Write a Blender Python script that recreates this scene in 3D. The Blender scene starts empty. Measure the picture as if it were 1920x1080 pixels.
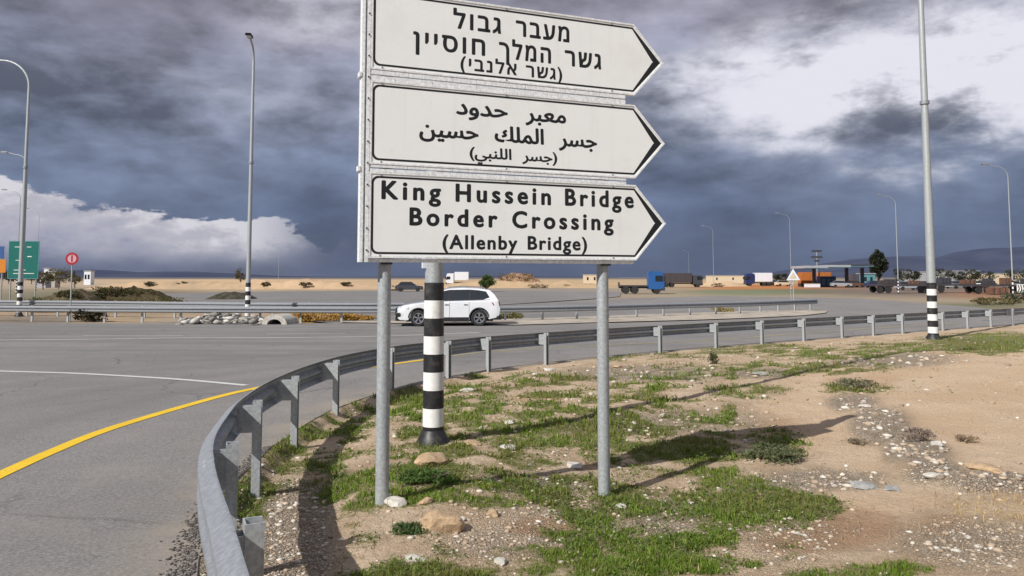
import bpy, bmesh, math, random
import numpy as np
from mathutils import Vector, Matrix
R = math.radians
random.seed(7); rng = np.random.default_rng(11)
sc = bpy.context.scene
col = sc.collection

# ------------------------------------------------------------------ camera
F_PX = 1440.0; PX0, PY0 = 960.0, 420.0; PITCH = math.atan(100.0/F_PX); EYE = 1.75
cam_d = bpy.data.cameras.new('camera'); cam = bpy.data.objects.new('camera', cam_d); col.objects.link(cam)
cam_d.sensor_width = 36.0; cam_d.lens = 36.0*F_PX/1920.0
cam_d.shift_y = -(540.0-PY0)/1920.0
cam_d.clip_start = 0.05; cam_d.clip_end = 40000
cam.location = (0, 0, EYE); cam.rotation_euler = (math.pi/2+PITCH, 0, 0)
sc.camera = cam
cp, sp_ = math.cos(PITCH), math.sin(PITCH)

# ------------------------------------------------------------------ colour management
sc.view_settings.view_transform = 'Standard'; sc.view_settings.look = 'None'
sc.view_settings.gamma = 1.0; sc.view_settings.use_curve_mapping = False
sc.view_settings.exposure = 0.12

# ------------------------------------------------------------------ sun
SUN_EL, SUN_AZ_SHADOW = 40.0, 44.0       # shadows run ahead and 44 degrees to the right
sd = bpy.data.lights.new('sun', 'SUN'); sd.energy = 4.8; sd.angle = R(0.5); sd.color = (1.0, 0.965, 0.905)
sun = bpy.data.objects.new('sun', sd); col.objects.link(sun)
a = R(SUN_AZ_SHADOW); e_ = R(SUN_EL)
light_dir = Vector((math.sin(a)*math.cos(e_), math.cos(a)*math.cos(e_), -math.sin(e_)))
sun.rotation_euler = light_dir.to_track_quat('-Z', 'Y').to_euler(); sun.location = (-20, -20, 30)

# ------------------------------------------------------------------ node helper
class NT:
    def __init__(s, tree): s.t = tree; s.n = tree.nodes; s.l = tree.links
    def put(s, sock, v):
        if v is None: return
        if isinstance(v, bpy.types.NodeSocket): s.l.new(v, sock)
        else:
            if sock.type == 'RGBA' and len(v) == 3: v = (*v, 1)
            sock.default_value = v
    def node(s, typ, ins=None, **kw):
        n = s.n.new(typ)
        for k, v in kw.items(): setattr(n, k, v)
        for k, v in (ins or {}).items(): s.put(n.inputs[k], v)
        return n
    def m(s, op, a, b=None, c=None, clamp=False):
        n = s.node('ShaderNodeMath', operation=op, use_clamp=clamp)
        s.put(n.inputs[0], a); s.put(n.inputs[1], b)
        if c is not None: s.put(n.inputs[2], c)
        return n.outputs[0]
    def mix(s, f, a, b, blend='MIX'):
        n = s.node('ShaderNodeMix', data_type='RGBA', blend_type=blend)
        s.put(n.inputs[0], f); s.put(n.inputs[6], a); s.put(n.inputs[7], b)
        return n.outputs[2]
    def noise(s, vec, scale, detail=4, rough=.55, dist=0.0):
        n = s.node('ShaderNodeTexNoise', {'Scale': scale, 'Detail': detail, 'Roughness': rough, 'Distortion': dist})
        if vec is not None: s.l.new(vec, n.inputs['Vector'])
        return n.outputs['Fac']
    def ss(s, v, lo, hi, a=0.0, b=1.0):
        n = s.node('ShaderNodeMapRange', {'Value': v, 'From Min': lo, 'From Max': hi, 'To Min': a, 'To Max': b}, interpolation_type='SMOOTHSTEP')
        return n.outputs[0]
    def ramp(s, v, stops):
        n = s.node('ShaderNodeValToRGB'); s.put(n.inputs[0], v); r = n.color_ramp
        while len(r.elements) < len(stops): r.elements.new(0.5)
        for e, (p, c) in zip(r.elements, stops): e.position = p; e.color = (*c, 1) if len(c) == 3 else c
        return n.outputs[0]

# ------------------------------------------------------------------ sky
w = bpy.data.worlds.new('World'); sc.world = w; w.use_nodes = True
w.node_tree.nodes.clear(); n = NT(w.node_tree)
sky = n.node('ShaderNodeTexSky', sky_type='NISHITA', sun_disc=False, sun_elevation=R(SUN_EL), sun_rotation=R(180+SUN_AZ_SHADOW))
d = n.node('ShaderNodeTexCoord').outputs['Generated']
sep = n.node('ShaderNodeSeparateXYZ', {0: d})
dx, dy, dz = sep.outputs
az = n.m('ARCTAN2', dx, dy)
el = n.m('ARCSINE', dz)
nv = n.node('ShaderNodeVectorMath', {0: d, 1: (1, 1, 2.0)}, operation='MULTIPLY').outputs[0]
nv2 = n.node('ShaderNodeVectorMath', {0: d, 1: (1, 1, 2.6)}, operation='MULTIPLY').outputs[0]
n1 = n.noise(nv, 2.3, 7, .5, .35)
n2 = n.noise(nv, 5.5, 10, .55, .15)
n3 = n.noise(nv2, 10.0, 9, .56, .1)
nf = n.noise(nv, 26.0, 6, .6, .1)
elw = n.m('ADD', el, n.m('MULTIPLY', n.m('SUBTRACT', n1, .5), .26))
base = n.ramp(n.m('MULTIPLY', elw, 1.0), [(0.0, (.088, .113, .188)), (.06, (.110, .145, .235)), (.15, (.172, .212, .312)),
        (.24, (.242, .268, .365)), (.34, (.27, .265, .335)), (.55, (.33, .33, .40)), (1.0, (.38, .39, .46))])
# soft billows
bill = n.m('ADD', n.m('MULTIPLY', n.m('SUBTRACT', n2, .52), 2.3), n.m('MULTIPLY', n.m('SUBTRACT', n3, .5), 1.7))
bill = n.m('MULTIPLY', bill, n.ss(el, 0.0, .2, .35, 1.0))
bill = n.m('ADD', 1.0, bill)
bill = n.m('MAXIMUM', bill, .45)
bc = n.node('ShaderNodeCombineXYZ', {0: bill, 1: bill, 2: bill}).outputs[0]
cl = n.mix(1.0, base, bc, 'MULTIPLY')
def gauss(a0, e0, sa, se, tilt=0.0):
    da = n.m('DIVIDE', n.m('SUBTRACT', az, a0), sa)
    ee = n.m('SUBTRACT', n.m('SUBTRACT', elw2, e0), n.m('MULTIPLY', n.m('SUBTRACT', az, a0), tilt))
    de = n.m('DIVIDE', ee, se)
    q = n.m('ADD', n.m('MULTIPLY', da, da), n.m('MULTIPLY', de, de))
    return n.m('POWER', 2.71828, n.m('MULTIPLY', q, -1))
elw2 = n.m('ADD', el, n.m('MULTIPLY', n.m('SUBTRACT', n2, .5), .20))
# dark cloud base upper left and along the top, pale break in the cloud upper right
g_dark = n.m('MULTIPLY', gauss(-.55, .34, .28, .05), .55)
cl = n.mix(n.m('MINIMUM', g_dark, .9), cl, (.19, .178, .225))
g2 = n.m('MULTIPLY', gauss(.38, .262, .25, .050), 1.05)
g3 = n.m('MULTIPLY', gauss(.62, .27, .20, .042, .25), .75)
g4 = n.m('MULTIPLY', gauss(-.24, .335, .12, .045), .55)
g5 = n.m('MULTIPLY', gauss(.66, .165, .16, .02), .35)
g6 = n.m('ADD', n.m('MULTIPLY', gauss(.42, .20, .32, .05), .50), n.m('MULTIPLY', gauss(-.34, .22, .20, .035), .25))
g6 = n.m('ADD', g6, n.m('MULTIPLY', gauss(.55, .205, .17, .045, .1), .75))
gs = n.m('ADD', n.m('ADD', g2, g3), n.m('ADD', n.m('ADD', g4, g5), g6))
gs = n.m('MULTIPLY', gs, n.ss(n.m('ADD', n.m('MULTIPLY', n.m('ADD', n3, n2), .5), n.m('MULTIPLY', nf, .35)), .50, .78, .36, 1.15))
cl = n.mix(n.ss(gs, 0.0, 1.15), cl, (.72, .72, .80))
# bright cumulus bank low on the left with a crisp ragged top
top = n.ss(az, -.66, -.20, .108, .056)
edge = n.m('ADD', n.m('MULTIPLY', n.m('SUBTRACT', nf, .5), .035), n.m('MULTIPLY', n.m('SUBTRACT', n3, .5), .10))
dist = n.m('ADD', n.m('SUBTRACT', top, el), edge)
cmask = n.m('MULTIPLY', n.ss(dist, 0.0, .006), n.ss(az, -.20, -.36, 0.0, 1.0))
cmask = n.m('MULTIPLY', cmask, n.ss(az, -1.6, -1.2, 0.0, 1.0))
cmask = n.m('MULTIPLY', cmask, n.ss(el, .006, .045, .15, 1.0))
shade = n.m('ADD', n.m('SUBTRACT', 1.0, n.m('MULTIPLY', dist, 9.0)), n.m('MULTIPLY', n.m('SUBTRACT', n3, .5), 1.9))
shade = n.m('ADD', shade, n.m('MULTIPLY', n.m('SUBTRACT', nf, .5), 1.6))
ccol = n.ramp(shade, [(0.0, (.20, .215, .31)), (.35, (.33, .34, .43)), (.75, (.44, .435, .50)), (1.0, (.62, .61, .66))])
cl = n.mix(cmask, cl, ccol)
# a clear gap high up where the real sky shows between the clouds
gap = n.m('MULTIPLY', n.ss(n1, .60, .75), n.ss(el, .5, .9))
cl10 = n.mix(1.0, cl, (10.0, 10.0, 10.0), 'MULTIPLY')
bg1 = n.node('ShaderNodeBackground', {'Color': sky.outputs[0], 'Strength': 0.1})
bg2 = n.node('ShaderNodeBackground', {'Color': cl10, 'Strength': 0.1})
mx = n.node('ShaderNodeMixShader', {0: n.m('MULTIPLY', gap, .8), 1: bg2.outputs[0], 2: bg1.outputs[0]})
wo = n.node('ShaderNodeOutputWorld'); n.l.new(mx.outputs[0], wo.inputs[0])
w.cycles.sampling_method = 'MANUAL'; w.cycles.sample_map_resolution = 512

# ------------------------------------------------------------------ geometry of the place
def G(x, y):
    return -0.42*(1-np.exp(-np.maximum(0, np.asarray(y, float)-3)/9))
def gz(x, y): return float(G(x, y))
def ray(px, py):
    u = (px-PX0)/F_PX; v = (PY0-py)/F_PX
    return (u, cp-v*sp_, sp_+v*cp)
def sstep(v, a, b):
    t = np.clip((np.asarray(v, float)-a)/(b-a), 0, 1); return t*t*(3-2*t)
def dip(x, y): return .125*sstep(x, -.7, .9)*np.exp(-((np.asarray(y, float)-7)/4.0)**2)
def GV(x, y): return G(x, y)-dip(x, y)
def gp(px, py, dz=0.0):                      # where the line of sight meets the ground
    d = ray(px, py); t = 5
    for i in range(80):
        t = .5*t+.5*(float(GV(d[0]*t, d[1]*t))+dz-EYE)/d[2]
    return Vector((d[0]*t, d[1]*t, float(GV(d[0]*t, d[1]*t))+dz))
def at(px, D, z=None):                       # ground point under pixel column px at distance D
    u = (px-PX0)/F_PX
    return Vector((u*D*1.0, D, gz(0, D) if z is None else z))
def proj(x, y, z):
    z = z-EYE; Fd = y*cp+z*sp_; U = -y*sp_+z*cp
    return PX0+F_PX*x/Fd, PY0-F_PX*U/Fd

def vnoise(x, y, seed=0):
    x = np.asarray(x, float); y = np.asarray(y, float)
    xi = np.floor(x).astype(np.int64); yi = np.floor(y).astype(np.int64)
    fx = x-xi; fy = y-yi; fx = fx*fx*(3-2*fx); fy = fy*fy*(3-2*fy)
    def h(a, b):
        q = (a*374761393+b*668265263+seed*974634777) & 0xffffffff
        q = ((q ^ (q >> 13))*1274126177) & 0xffffffff
        return ((q ^ (q >> 16)) & 0xffff)/65535.0
    return (h(xi, yi)*(1-fx)+h(xi+1, yi)*fx)*(1-fy)+(h(xi, yi+1)*(1-fx)+h(xi+1, yi+1)*fx)*fy
def fbm(x, y, sc_, oct=4, seed=0):
    s = 0; a_ = .5; tot = 0
    for i in range(oct):
        s = s+a_*vnoise(x*sc_, y*sc_, seed+i*17); tot += a_; a_ *= .5; sc_ *= 2.03
    return s/tot

# edge of the asphalt / line of the guard rail posts, x as a function of y
EY = np.array([-30, -3, 0, 1.5, 3, 4.85, 6.31, 8.39, 10.2, 11.78, 13.9, 15.8, 17.93, 22.05, 27.84, 34.8, 45., 80.])
EX = np.array([-.4, -.4, -.45, -.72, -1.22, -1.95, -2.40, -2.72, -2.80, -2.74, -2.27, -1.35, 0.0, 4.35, 12.28, 22.5, 38., 92.])
def catmull(P, per=8):
    out = []
    P = [Vector(p) for p in P]; P = [2*P[0]-P[1]]+P+[2*P[-1]-P[-2]]
    for i in range(1, len(P)-2):
        a_, b, c, d_ = P[i-1:i+3]
        for k in range(per):
            t = k/per
            out.append(.5*((2*b)+(c-a_)*t+(2*a_-5*b+4*c-d_)*t*t+(3*b-a_-3*c+d_)*t**3))
    out.append(P[-2]); return out
_ec = catmull([(x, y, 0) for x, y in zip(EX, EY)], 10)
_ey = np.array([p.y for p in _ec]); _ex = np.array([p.x for p in _ec])
def xe(y): return np.interp(y, _ey, _ex)

# ------------------------------------------------------------------ mesh helpers
def mat(name): 
    m_ = bpy.data.materials.new(name); m_.use_nodes = True; m_.node_tree.nodes.clear()
    return m_, NT(m_.node_tree)
def finish(n, color, rough=.6, metal=0.0, bump=None, spec=.5, bdist=.01, bstr=.6, **kw):
    ins = {'Base Color': color, 'Roughness': rough, 'Metallic': metal, 'Specular IOR Level': spec}
    ins.update(kw)
    b = n.node('ShaderNodeBsdfPrincipled', ins)
    if bump is not None:
        bn = n.node('ShaderNodeBump', {'Height': bump, 'Distance': bdist, 'Strength': bstr}); n.l.new(bn.outputs[0], b.inputs['Normal'])
    o = n.node('ShaderNodeOutputMaterial'); n.l.new(b.outputs[0], o.inputs[0])
def simple(name, c, rough=.6, metal=0.0, var=.15, scale=6.0, dirt=None, spec=.5, **kw):
    m_, n = mat(name)
    tc = n.node('ShaderNodeTexCoord').outputs['Object']
    f = n.noise(tc, scale, 6, .6)
    lo = tuple(x*(1-var) for x in c); hi = tuple(min(1, x*(1+var)) for x in c)
    cc = n.mix(n.ss(f, .3, .7), lo, hi)
    if dirt:
        g = n.noise(tc, scale*.37, 7, .65)
        cc = n.mix(n.ss(g, .52, .75, 0, dirt[1]), cc, dirt[0])
    finish(n, cc, n.ss(f, .2, .8, rough-.08, rough+.08), metal, f, spec=spec, bdist=.002, bstr=.3, **kw)
    return m_

class MB:
    def __init__(s): s.v = []; s.f = []; s.mi = []; s.cur = 0
    def face(s, idx): s.f.append(tuple(idx)); s.mi.append(s.cur)
    def add(s, vs, fs):
        o = len(s.v); s.v += [tuple(v) for v in vs]
        for f in fs: s.face([i+o for i in f])
        return s
    def box(s, c, d, M=None):
        x, y, z = d[0]/2, d[1]/2, d[2]/2; c = Vector(c)
        vs = [Vector(p) for p in ((-x,-y,-z),(x,-y,-z),(x,y,-z),(-x,y,-z),(-x,-y,z),(x,-y,z),(x,y,z),(-x,y,z))]
        if M is not None: vs = [M @ v for v in vs]
        return s.add([v+c for v in vs], [(0,3,2,1),(4,5,6,7),(0,1,5,4),(1,2,6,5),(2,3,7,6),(3,0,4,7)])
    def bx(s, x0, x1, y0, y1, z0, z1): return s.box(((x0+x1)/2,(y0+y1)/2,(z0+z1)/2), (x1-x0,y1-y0,z1-z0))
    def cyl(s, p0, p1, r0, r1=None, n=16, caps=True):
        return s.tube([p0, p1], [r0, r0 if r1 is None else r1], n, caps)
    def tube(s, path, rad, n=10, caps=True):
        P = [Vector(p) for p in path]
        if not hasattr(rad, '__len__'): rad = [rad]*len(P)
        o = len(s.v); up = None
        for i, p in enumerate(P):
            t = (P[min(i+1, len(P)-1)]-P[max(i-1, 0)]).normalized()
            if up is None: up = Vector((0, 1, 0)) if abs(t.y) < .9 else Vector((1, 0, 0))
            a_ = up.cross(t).normalized(); b = t.cross(a_); up = b
            for k in range(n):
                q = 2*math.pi*k/n; s.v.append(tuple(p+(a_*math.cos(q)+b*math.sin(q))*rad[i]))
        for i in range(len(P)-1):
            for k in range(n):
                s.face((o+i*n+k, o+i*n+(k+1)%n, o+(i+1)*n+(k+1)%n, o+(i+1)*n+k))
        if caps:
            s.face([o+k for k in range(n)][::-1]); s.face([o+(len(P)-1)*n+k for k in range(n)])
        return s
    def prism(s, poly, axis, a0, a1):              # extrude a 2D polygon; axis 'y': poly=(x,z), 'z': (x,y), 'x': (y,z)
        def P(p, q): return {'y': (p[0], q, p[1]), 'z': (p[0], p[1], q), 'x': (q, p[0], p[1])}[axis]
        m_ = len(poly); vs = [P(p, a0) for p in poly]+[P(p, a1) for p in poly]
        fs = [tuple(range(m_))[::-1], tuple(range(m_, 2*m_))]+[(k, (k+1)%m_, m_+(k+1)%m_, m_+k) for k in range(m_)]
        return s.add(vs, fs)
    def lathe(s, prof, n=24, c=(0,0,0), axis='y'):  # prof = [(r, a)], closed loop profile
        o = len(s.v); m_ = len(prof)
        for k in range(n):
            q = 2*math.pi*k/n
            for r, a_ in prof:
                p = (r*math.cos(q), a_, r*math.sin(q)) if axis == 'y' else (r*math.cos(q), r*math.sin(q), a_)
                s.v.append((p[0]+c[0], p[1]+c[1], p[2]+c[2]))
        for k in range(n):
            for j in range(m_):
                s.face((o+k*m_+j, o+k*m_+(j+1)%m_, o+((k+1)%n)*m_+(j+1)%m_, o+((k+1)%n)*m_+j))
        return s
    def mesh(s, name, mats, smooth=False, bevel=0.0, seg=2, angle=35):
        me = bpy.data.meshes.new(name); me.from_pydata(s.v, [], s.f)
        for m_ in (mats if isinstance(mats, (list, tuple)) else [mats]): me.materials.append(m_)
        me.polygons.foreach_set('material_index', s.mi)
        b = bmesh.new(); b.from_mesh(me)
        bmesh.ops.recalc_face_normals(b, faces=b.faces)
        if bevel:
            es = [e for e in b.edges if len(e.link_faces) == 2 and e.calc_face_angle(0) > R(25)]
            bmesh.ops.bevel(b, geom=es, offset=bevel, segments=seg, affect='EDGES', clamp_overlap=True)
        b.to_mesh(me); b.free()
        if smooth:
            me.polygons.foreach_set('use_smooth', [True]*len(me.polygons))
            me.set_sharp_from_angle(angle=R(angle))
        me.update(); return me
    def build(s, name, mats, parent=None, **kw):
        return link(name, s.mesh(name, mats, **kw), parent)
def link(name, me, parent=None, loc=None, rz=None):
    o = bpy.data.objects.new(name, me); col.objects.link(o)
    if parent is not None: o.parent = parent
    if loc is not None: o.location = loc
    if rz is not None: o.rotation_euler = (0, 0, rz)
    return o
def thing(name, label, cat, loc=(0,0,0), rz=0.0, group=None):
    o = bpy.data.objects.new(name, None); o.empty_display_size = .3; col.objects.link(o)
    o.location = loc; o.rotation_euler = (0, 0, rz); o['label'] = label; o['category'] = cat
    if group: o['group'] = group
    return o
def tag(o, label, cat, group=None, kind=None):
    o['label'] = label; o['category'] = cat
    if group: o['group'] = group
    if kind: o['kind'] = kind
    return o
def np_mesh(name, V, Fc, mats, cols=None, smooth=False, attr='col'):
    me = bpy.data.meshes.new(name); V = np.asarray(V, np.float32); Fc = np.asarray(Fc, np.int32)
    k = Fc.shape[1]
    me.vertices.add(len(V)); me.vertices.foreach_set('co', V.ravel())
    me.loops.add(Fc.size); me.loops.foreach_set('vertex_index', Fc.ravel())
    me.polygons.add(len(Fc)); me.polygons.foreach_set('loop_start', np.arange(0, Fc.size, k, dtype=np.int32))
    for m_ in (mats if isinstance(mats, (list, tuple)) else [mats]): me.materials.append(m_)
    if cols is not None:
        for an, c in (cols.items() if isinstance(cols, dict) else [(attr, cols)]):
            c = np.asarray(c, np.float32)
            if c.shape[1] == 3: c = np.concatenate([c, np.ones((len(c), 1), np.float32)], 1)
            at_ = me.color_attributes.new(an, 'FLOAT_COLOR', 'POINT'); at_.data.foreach_set('color', c.ravel())
    me.update(calc_edges=True); me.validate()
    if smooth: me.polygons.foreach_set('use_smooth', [True]*len(me.polygons))
    return me
def grid_faces(nr, nc):
    r, c = np.meshgrid(np.arange(nr-1), np.arange(nc-1), indexing='ij'); i = (r*nc+c).ravel()
    return np.stack([i, i+1, i+nc+1, i+nc], 1)
def children(o): return [c for c in bpy.data.objects if c.parent == o]
def copy_tree(o, parent=None):
    c = o.copy(); col.objects.link(c)
    if parent: c.parent = parent
    for ch in children(o): copy_tree(ch, c)
    return c

# ------------------------------------------------------------------ materials
def metal_mat(name, c, rough=.45, metal=.7, streak=.3):
    m_, n = mat(name); tc = n.node('ShaderNodeTexCoord').outputs['Object']
    f = n.noise(tc, 38, 4, .6); v = n.node('ShaderNodeVectorMath', {0: tc, 1: (9, 9, .8)}, operation='MULTIPLY').outputs[0]
    s_ = n.noise(v, 1.6, 6, .65)
    cc = n.mix(n.ss(f, .35, .65), tuple(x*.85 for x in c), tuple(x*1.12 for x in c))
    cc = n.mix(n.ss(s_, .45, .8, 0, streak), cc, tuple(x*.45 for x in c))
    finish(n, cc, n.ss(s_, .3, .7, rough-.08, rough+.12), metal, f, bdist=.001, bstr=.10)
    return m_
M = {}
M['galv'] = metal_mat('galvanised_steel', (.33, .35, .375), .52, .5, .6)
M['galv_post'] = metal_mat('galvanised_post_steel', (.44, .465, .475), .5, .35, .45)
M['pole'] = metal_mat('grey_pole_steel', (.40, .43, .44), .5, .3)
M['dark_steel'] = metal_mat('dark_steel', (.05, .055, .06), .5, .4)
M['white_paint'] = simple('white_band_paint', (.78, .78, .76), .55, var=.05, scale=16, dirt=((.42, .38, .31), .6))
M['black_paint'] = simple('black_band_paint', (.018, .018, .02), .5, var=.3, scale=16, dirt=((.16, .145, .12), .5))
m_, n = mat('sign_white_sheeting'); tc = n.node('ShaderNodeTexCoord').outputs['Object']
v = n.node('ShaderNodeVectorMath', {0: tc, 1: (11, 1, .55)}, operation='MULTIPLY').outputs[0]
f = n.noise(v, 1.0, 7, .65); g = n.noise(tc, 2.2, 7, .6); q = n.noise(tc, 60, 3, .6)
c = n.mix(n.ss(f, .52, .78, 0, .35), (.86, .88, .865), (.66, .655, .61)); c = n.mix(n.ss(g, .5, .72, 0, .4), c, (.74, .745, .72)); c = n.mix(n.ss(q, .66, .76, 0, .5), c, (.5, .48, .43))
finish(n, c, n.ss(g, .3, .7, .42, .6), 0, n.noise(tc, 3.2, 3, .5), bdist=.006, bstr=.5, spec=.4)
M['sign_white'] = m_
M['sign_black'] = simple('sign_black_print', (.016, .018, .02), .6, var=.1, spec=.3)
M['sign_edge'] = metal_mat('sign_edge_aluminium', (.84, .86, .86), .42, .08, .10)
M['concrete'] = simple('pale_concrete', (.42, .40, .36), .85, var=.25, scale=7, dirt=((.22, .2, .16), .6))
M['rubber'] = simple('tyre_rubber', (.022, .022, .023), .85, var=.2, scale=12)
M['glass'] = simple('dark_window_glass', (.015, .02, .025), .08, var=.1, spec=.8)
M['car_white'] = simple('white_car_paint', (.78, .79, .81), .22, var=.02, scale=2, spec=.5, **{'Coat Weight': .6, 'Coat Roughness': .06})
M['black_plastic'] = simple('black_plastic', (.02, .021, .023), .5, var=.2)
M['chrome'] = metal_mat('chrome_trim', (.62, .63, .65), .18, 1.0, .05)
M['alloy'] = metal_mat('alloy_rim', (.55, .56, .58), .3, .8, .1)
M['lamp_glass'] = simple('headlamp_glass', (.62, .66, .70), .12, var=.15, scale=14)
M['red_lens'] = simple('red_tail_lens', (.30, .012, .015), .2, var=.1)
M['green_sign'] = simple('green_sign_face', (.0, .13, .11), .5, var=.06)
M['orange_sign'] = simple('orange_sign_face', (.60, .22, .02), .5, var=.05)
M['blue_sign'] = simple('blue_sign_face', (.035, .10, .28), .5, var=.05)
M['red_sign'] = simple('red_sign_face', (.38, .02, .035), .5, var=.06)
M['pink'] = simple('faded_sign_face', (.62, .36, .40), .6, var=.1)
M['blue_truck'] = simple('blue_truck_paint', (.02, .10, .30), .35, var=.12, dirt=((.1, .1, .1), .3))
M['dark_truck'] = simple('dark_brown_tarpaulin', (.055, .045, .05), .7, var=.25)
M['white_truck'] = simple('white_truck_paint', (.70, .73, .78), .4, var=.06, dirt=((.4, .38, .34), .3))
M['navy'] = simple('navy_paint', (.02, .03, .12), .4, var=.1)
M['orange_box'] = simple('orange_container_paint', (.42, .14, .03), .6, var=.2, scale=3, dirt=((.2, .07, .03), .5))
M['beige_wall'] = simple('beige_render', (.60, .50, .36), .85, var=.1)
M['grey_wall'] = simple('grey_render', (.36, .36, .38), .85, var=.15)
M['rust'] = simple('rusty_steel', (.16, .08, .05), .8, var=.35)
M['dark_grey'] = simple('charcoal_paint', (.05, .055, .065), .5, var=.2)
M['silver_car'] = simple('silver_car_paint', (.42, .44, .47), .3, .3, var=.05)
M['island'] = simple('dusty_island_gravel', (.37, .325, .265), .9, var=.22, scale=1.4, dirt=((.24, .215, .175), .6))
M['teal'] = simple('teal_paint', (.10, .26, .30), .5, var=.1)

def rock_mat(name, c):
    m_, n = mat(name); tc = n.node('ShaderNodeTexCoord').outputs['Object']
    f = n.noise(tc, 9, 8, .65); g = n.noise(tc, 2.5, 5, .6)
    cc = n.mix(n.ss(f, .3, .7), tuple(x*.72 for x in c), tuple(min(.9, x*1.18) for x in c))
    cc = n.mix(n.ss(g, .5, .72, 0, .55), cc, (.36, .25, .16))
    finish(n, cc, .9, 0, f, bdist=.04, bstr=1.0); return m_
M['rock_white'] = rock_mat('pale_limestone', (.56, .53, .47))
M['rock_tan'] = rock_mat('tan_sandstone', (.47, .33, .20))
M['rock_grey'] = rock_mat('grey_stone', (.34, .335, .32))

# asphalt
m_, n = mat('worn_asphalt'); pos = n.node('ShaderNodeNewGeometry').outputs['Position']
f1 = n.noise(pos, 160, 3, .7); f2 = n.noise(pos, 1.1, 6, .6, .3); f3 = n.noise(pos, .18, 4, .55); f4 = n.noise(pos, 42, 4, .6)
vv = n.node('ShaderNodeVectorMath', {0: pos, 1: (.10, 1.4, 1)}, operation='MULTIPLY').outputs[0]
st = n.noise(vv, 1.0, 5, .6)
c = n.mix(n.ss(f1, .32, .68), (.145, .138, .132), (.31, .297, .285))
f5 = n.noise(pos, 24, 6, .75); c = n.mix(n.ss(f5, .42, .62, 0, .5), c, n.mix(1.0, c, (.60, .59, .58), 'MULTIPLY'))
c = n.mix(n.ss(f4, .50, .64, 0, .6), c, (.10, .097, .096)); c = n.mix(n.ss(f4, .46, .34, 0, .45), c, (.36, .35, .34))
c = n.mix(n.ss(f2, .4, .75, 0, .35), c, (.285, .262, .25))
c = n.mix(n.ss(f3, .45, .62, 0, .40), c, (.15, .142, .14))
sepp = n.node('ShaderNodeSeparateXYZ', {0: pos})
fary = n.m('MULTIPLY', n.ss(sepp.outputs[1], 15, 24), n.ss(sepp.outputs[0], 12, -2))
c = n.mix(n.m('MULTIPLY', n.ss(st, .38, .62, 0, .55), fary), c, (.13, .127, .127))
crk = n.node('ShaderNodeTexVoronoi', {'Vector': n.node('ShaderNodeVectorMath', {0: pos, 1: n.node('ShaderNodeCombineXYZ', {0: n.m('MULTIPLY', f2, .9), 1: n.m('MULTIPLY', f4, .25), 2: 0.0}).outputs[0]}, operation='ADD').outputs[0], 'Scale': .42}, feature='DISTANCE_TO_EDGE').outputs[0]
c = n.mix(n.m('MULTIPLY', n.ss(crk, .008, .0, 0, .7), n.ss(f3, .44, .56)), c, (.05, .047, .045))
at2 = n.node('ShaderNodeAttribute', attribute_name='wear'); s3 = n.node('ShaderNodeSeparateXYZ', {0: at2.outputs['Color']})
c = n.mix(n.m('MULTIPLY', s3.outputs[0], n.ss(n.m('ADD', f2, n.m('MULTIPLY', n.m('SUBTRACT', f5, .5), .8)), .35, .7, .1, .75)), c, (.36, .29, .21))
c = n.mix(n.m('MULTIPLY', s3.outputs[1], n.ss(f2, .25, .7, .3, .65)), c, (.115, .108, .105))
finish(n, c, n.ss(f1, .3, .7, .78, .92), 0, n.m('ADD', f1, n.m('MULTIPLY', f4, .5)), bdist=.006, bstr=.7, spec=.3)
M['asphalt'] = m_
def paint_mat(name, c, under=(.15, .145, .14), wear=.6):
    m_, n = mat(name); pos = n.node('ShaderNodeNewGeometry').outputs['Position']
    f = n.noise(pos, 60, 5, .7); g = n.noise(pos, 2.5, 5, .6)
    k = n.ss(n.m('ADD', f, n.m('MULTIPLY', g, .5)), wear+.22, wear+.36, 0, .85)
    cc = n.mix(n.ss(g, .3, .7), tuple(x*.85 for x in c), c); cc = n.mix(k, cc, under)
    finish(n, cc, .6, 0, f, bdist=.003, bstr=.4); return m_
M['yellow_line'] = paint_mat('yellow_road_paint', (.80, .52, .008), wear=.62)
M['white_line'] = paint_mat('white_road_paint', (.62, .62, .60), wear=.58)
M['faint_line'] = paint_mat('worn_white_road_paint', (.50, .50, .49), wear=.52)
M['faint_yellow'] = paint_mat('worn_yellow_road_paint', (.45, .36, .12), wear=.46)

# verge ground: attribute 'cover' = (green, gravel, orange soil)
m_, n = mat('verge_soil'); pos = n.node('ShaderNodeNewGeometry').outputs['Position']
at_ = n.node('ShaderNodeAttribute', attribute_name='cover'); sp3 = n.node('ShaderNodeSeparateXYZ', {0: at_.outputs['Color']}); gr, gv, og = sp3.outputs
f1 = n.noise(pos, 1.6, 7, .62, .4); f2 = n.noise(pos, 14, 6, .65); f3 = n.noise(pos, 70, 4, .7); f4 = n.noise(pos, .5, 5, .55, .3)
c = n.mix(n.ss(f1, .35, .65), (.52, .385, .255), (.70, .55, .39))
c = n.mix(n.ss(f4, .5, .68, 0, .5), c, (.42, .295, .205))
c = n.mix(n.ss(f2, .38, .72, 0, .45), c, (.34, .25, .165))
vo = n.node('ShaderNodeTexVoronoi', {'Vector': pos, 'Scale': 34.0}, feature='F1')
vo2 = n.node('ShaderNodeTexVoronoi', {'Vector': pos, 'Scale': 34.0}, feature='DISTANCE_TO_EDGE')
wn = n.node('ShaderNodeSeparateColor', {0: vo.outputs['Color']}).outputs[0]
peb = n.ramp(wn, [(0, (.33, .26, .19)), (.4, (.47, .38, .285)), (.75, (.57, .48, .375)), (1, (.66, .62, .55))])
peb = n.mix(n.ss(vo2.outputs[0], .0, .14, .5, 0), peb, (.29, .22, .155))
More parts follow.
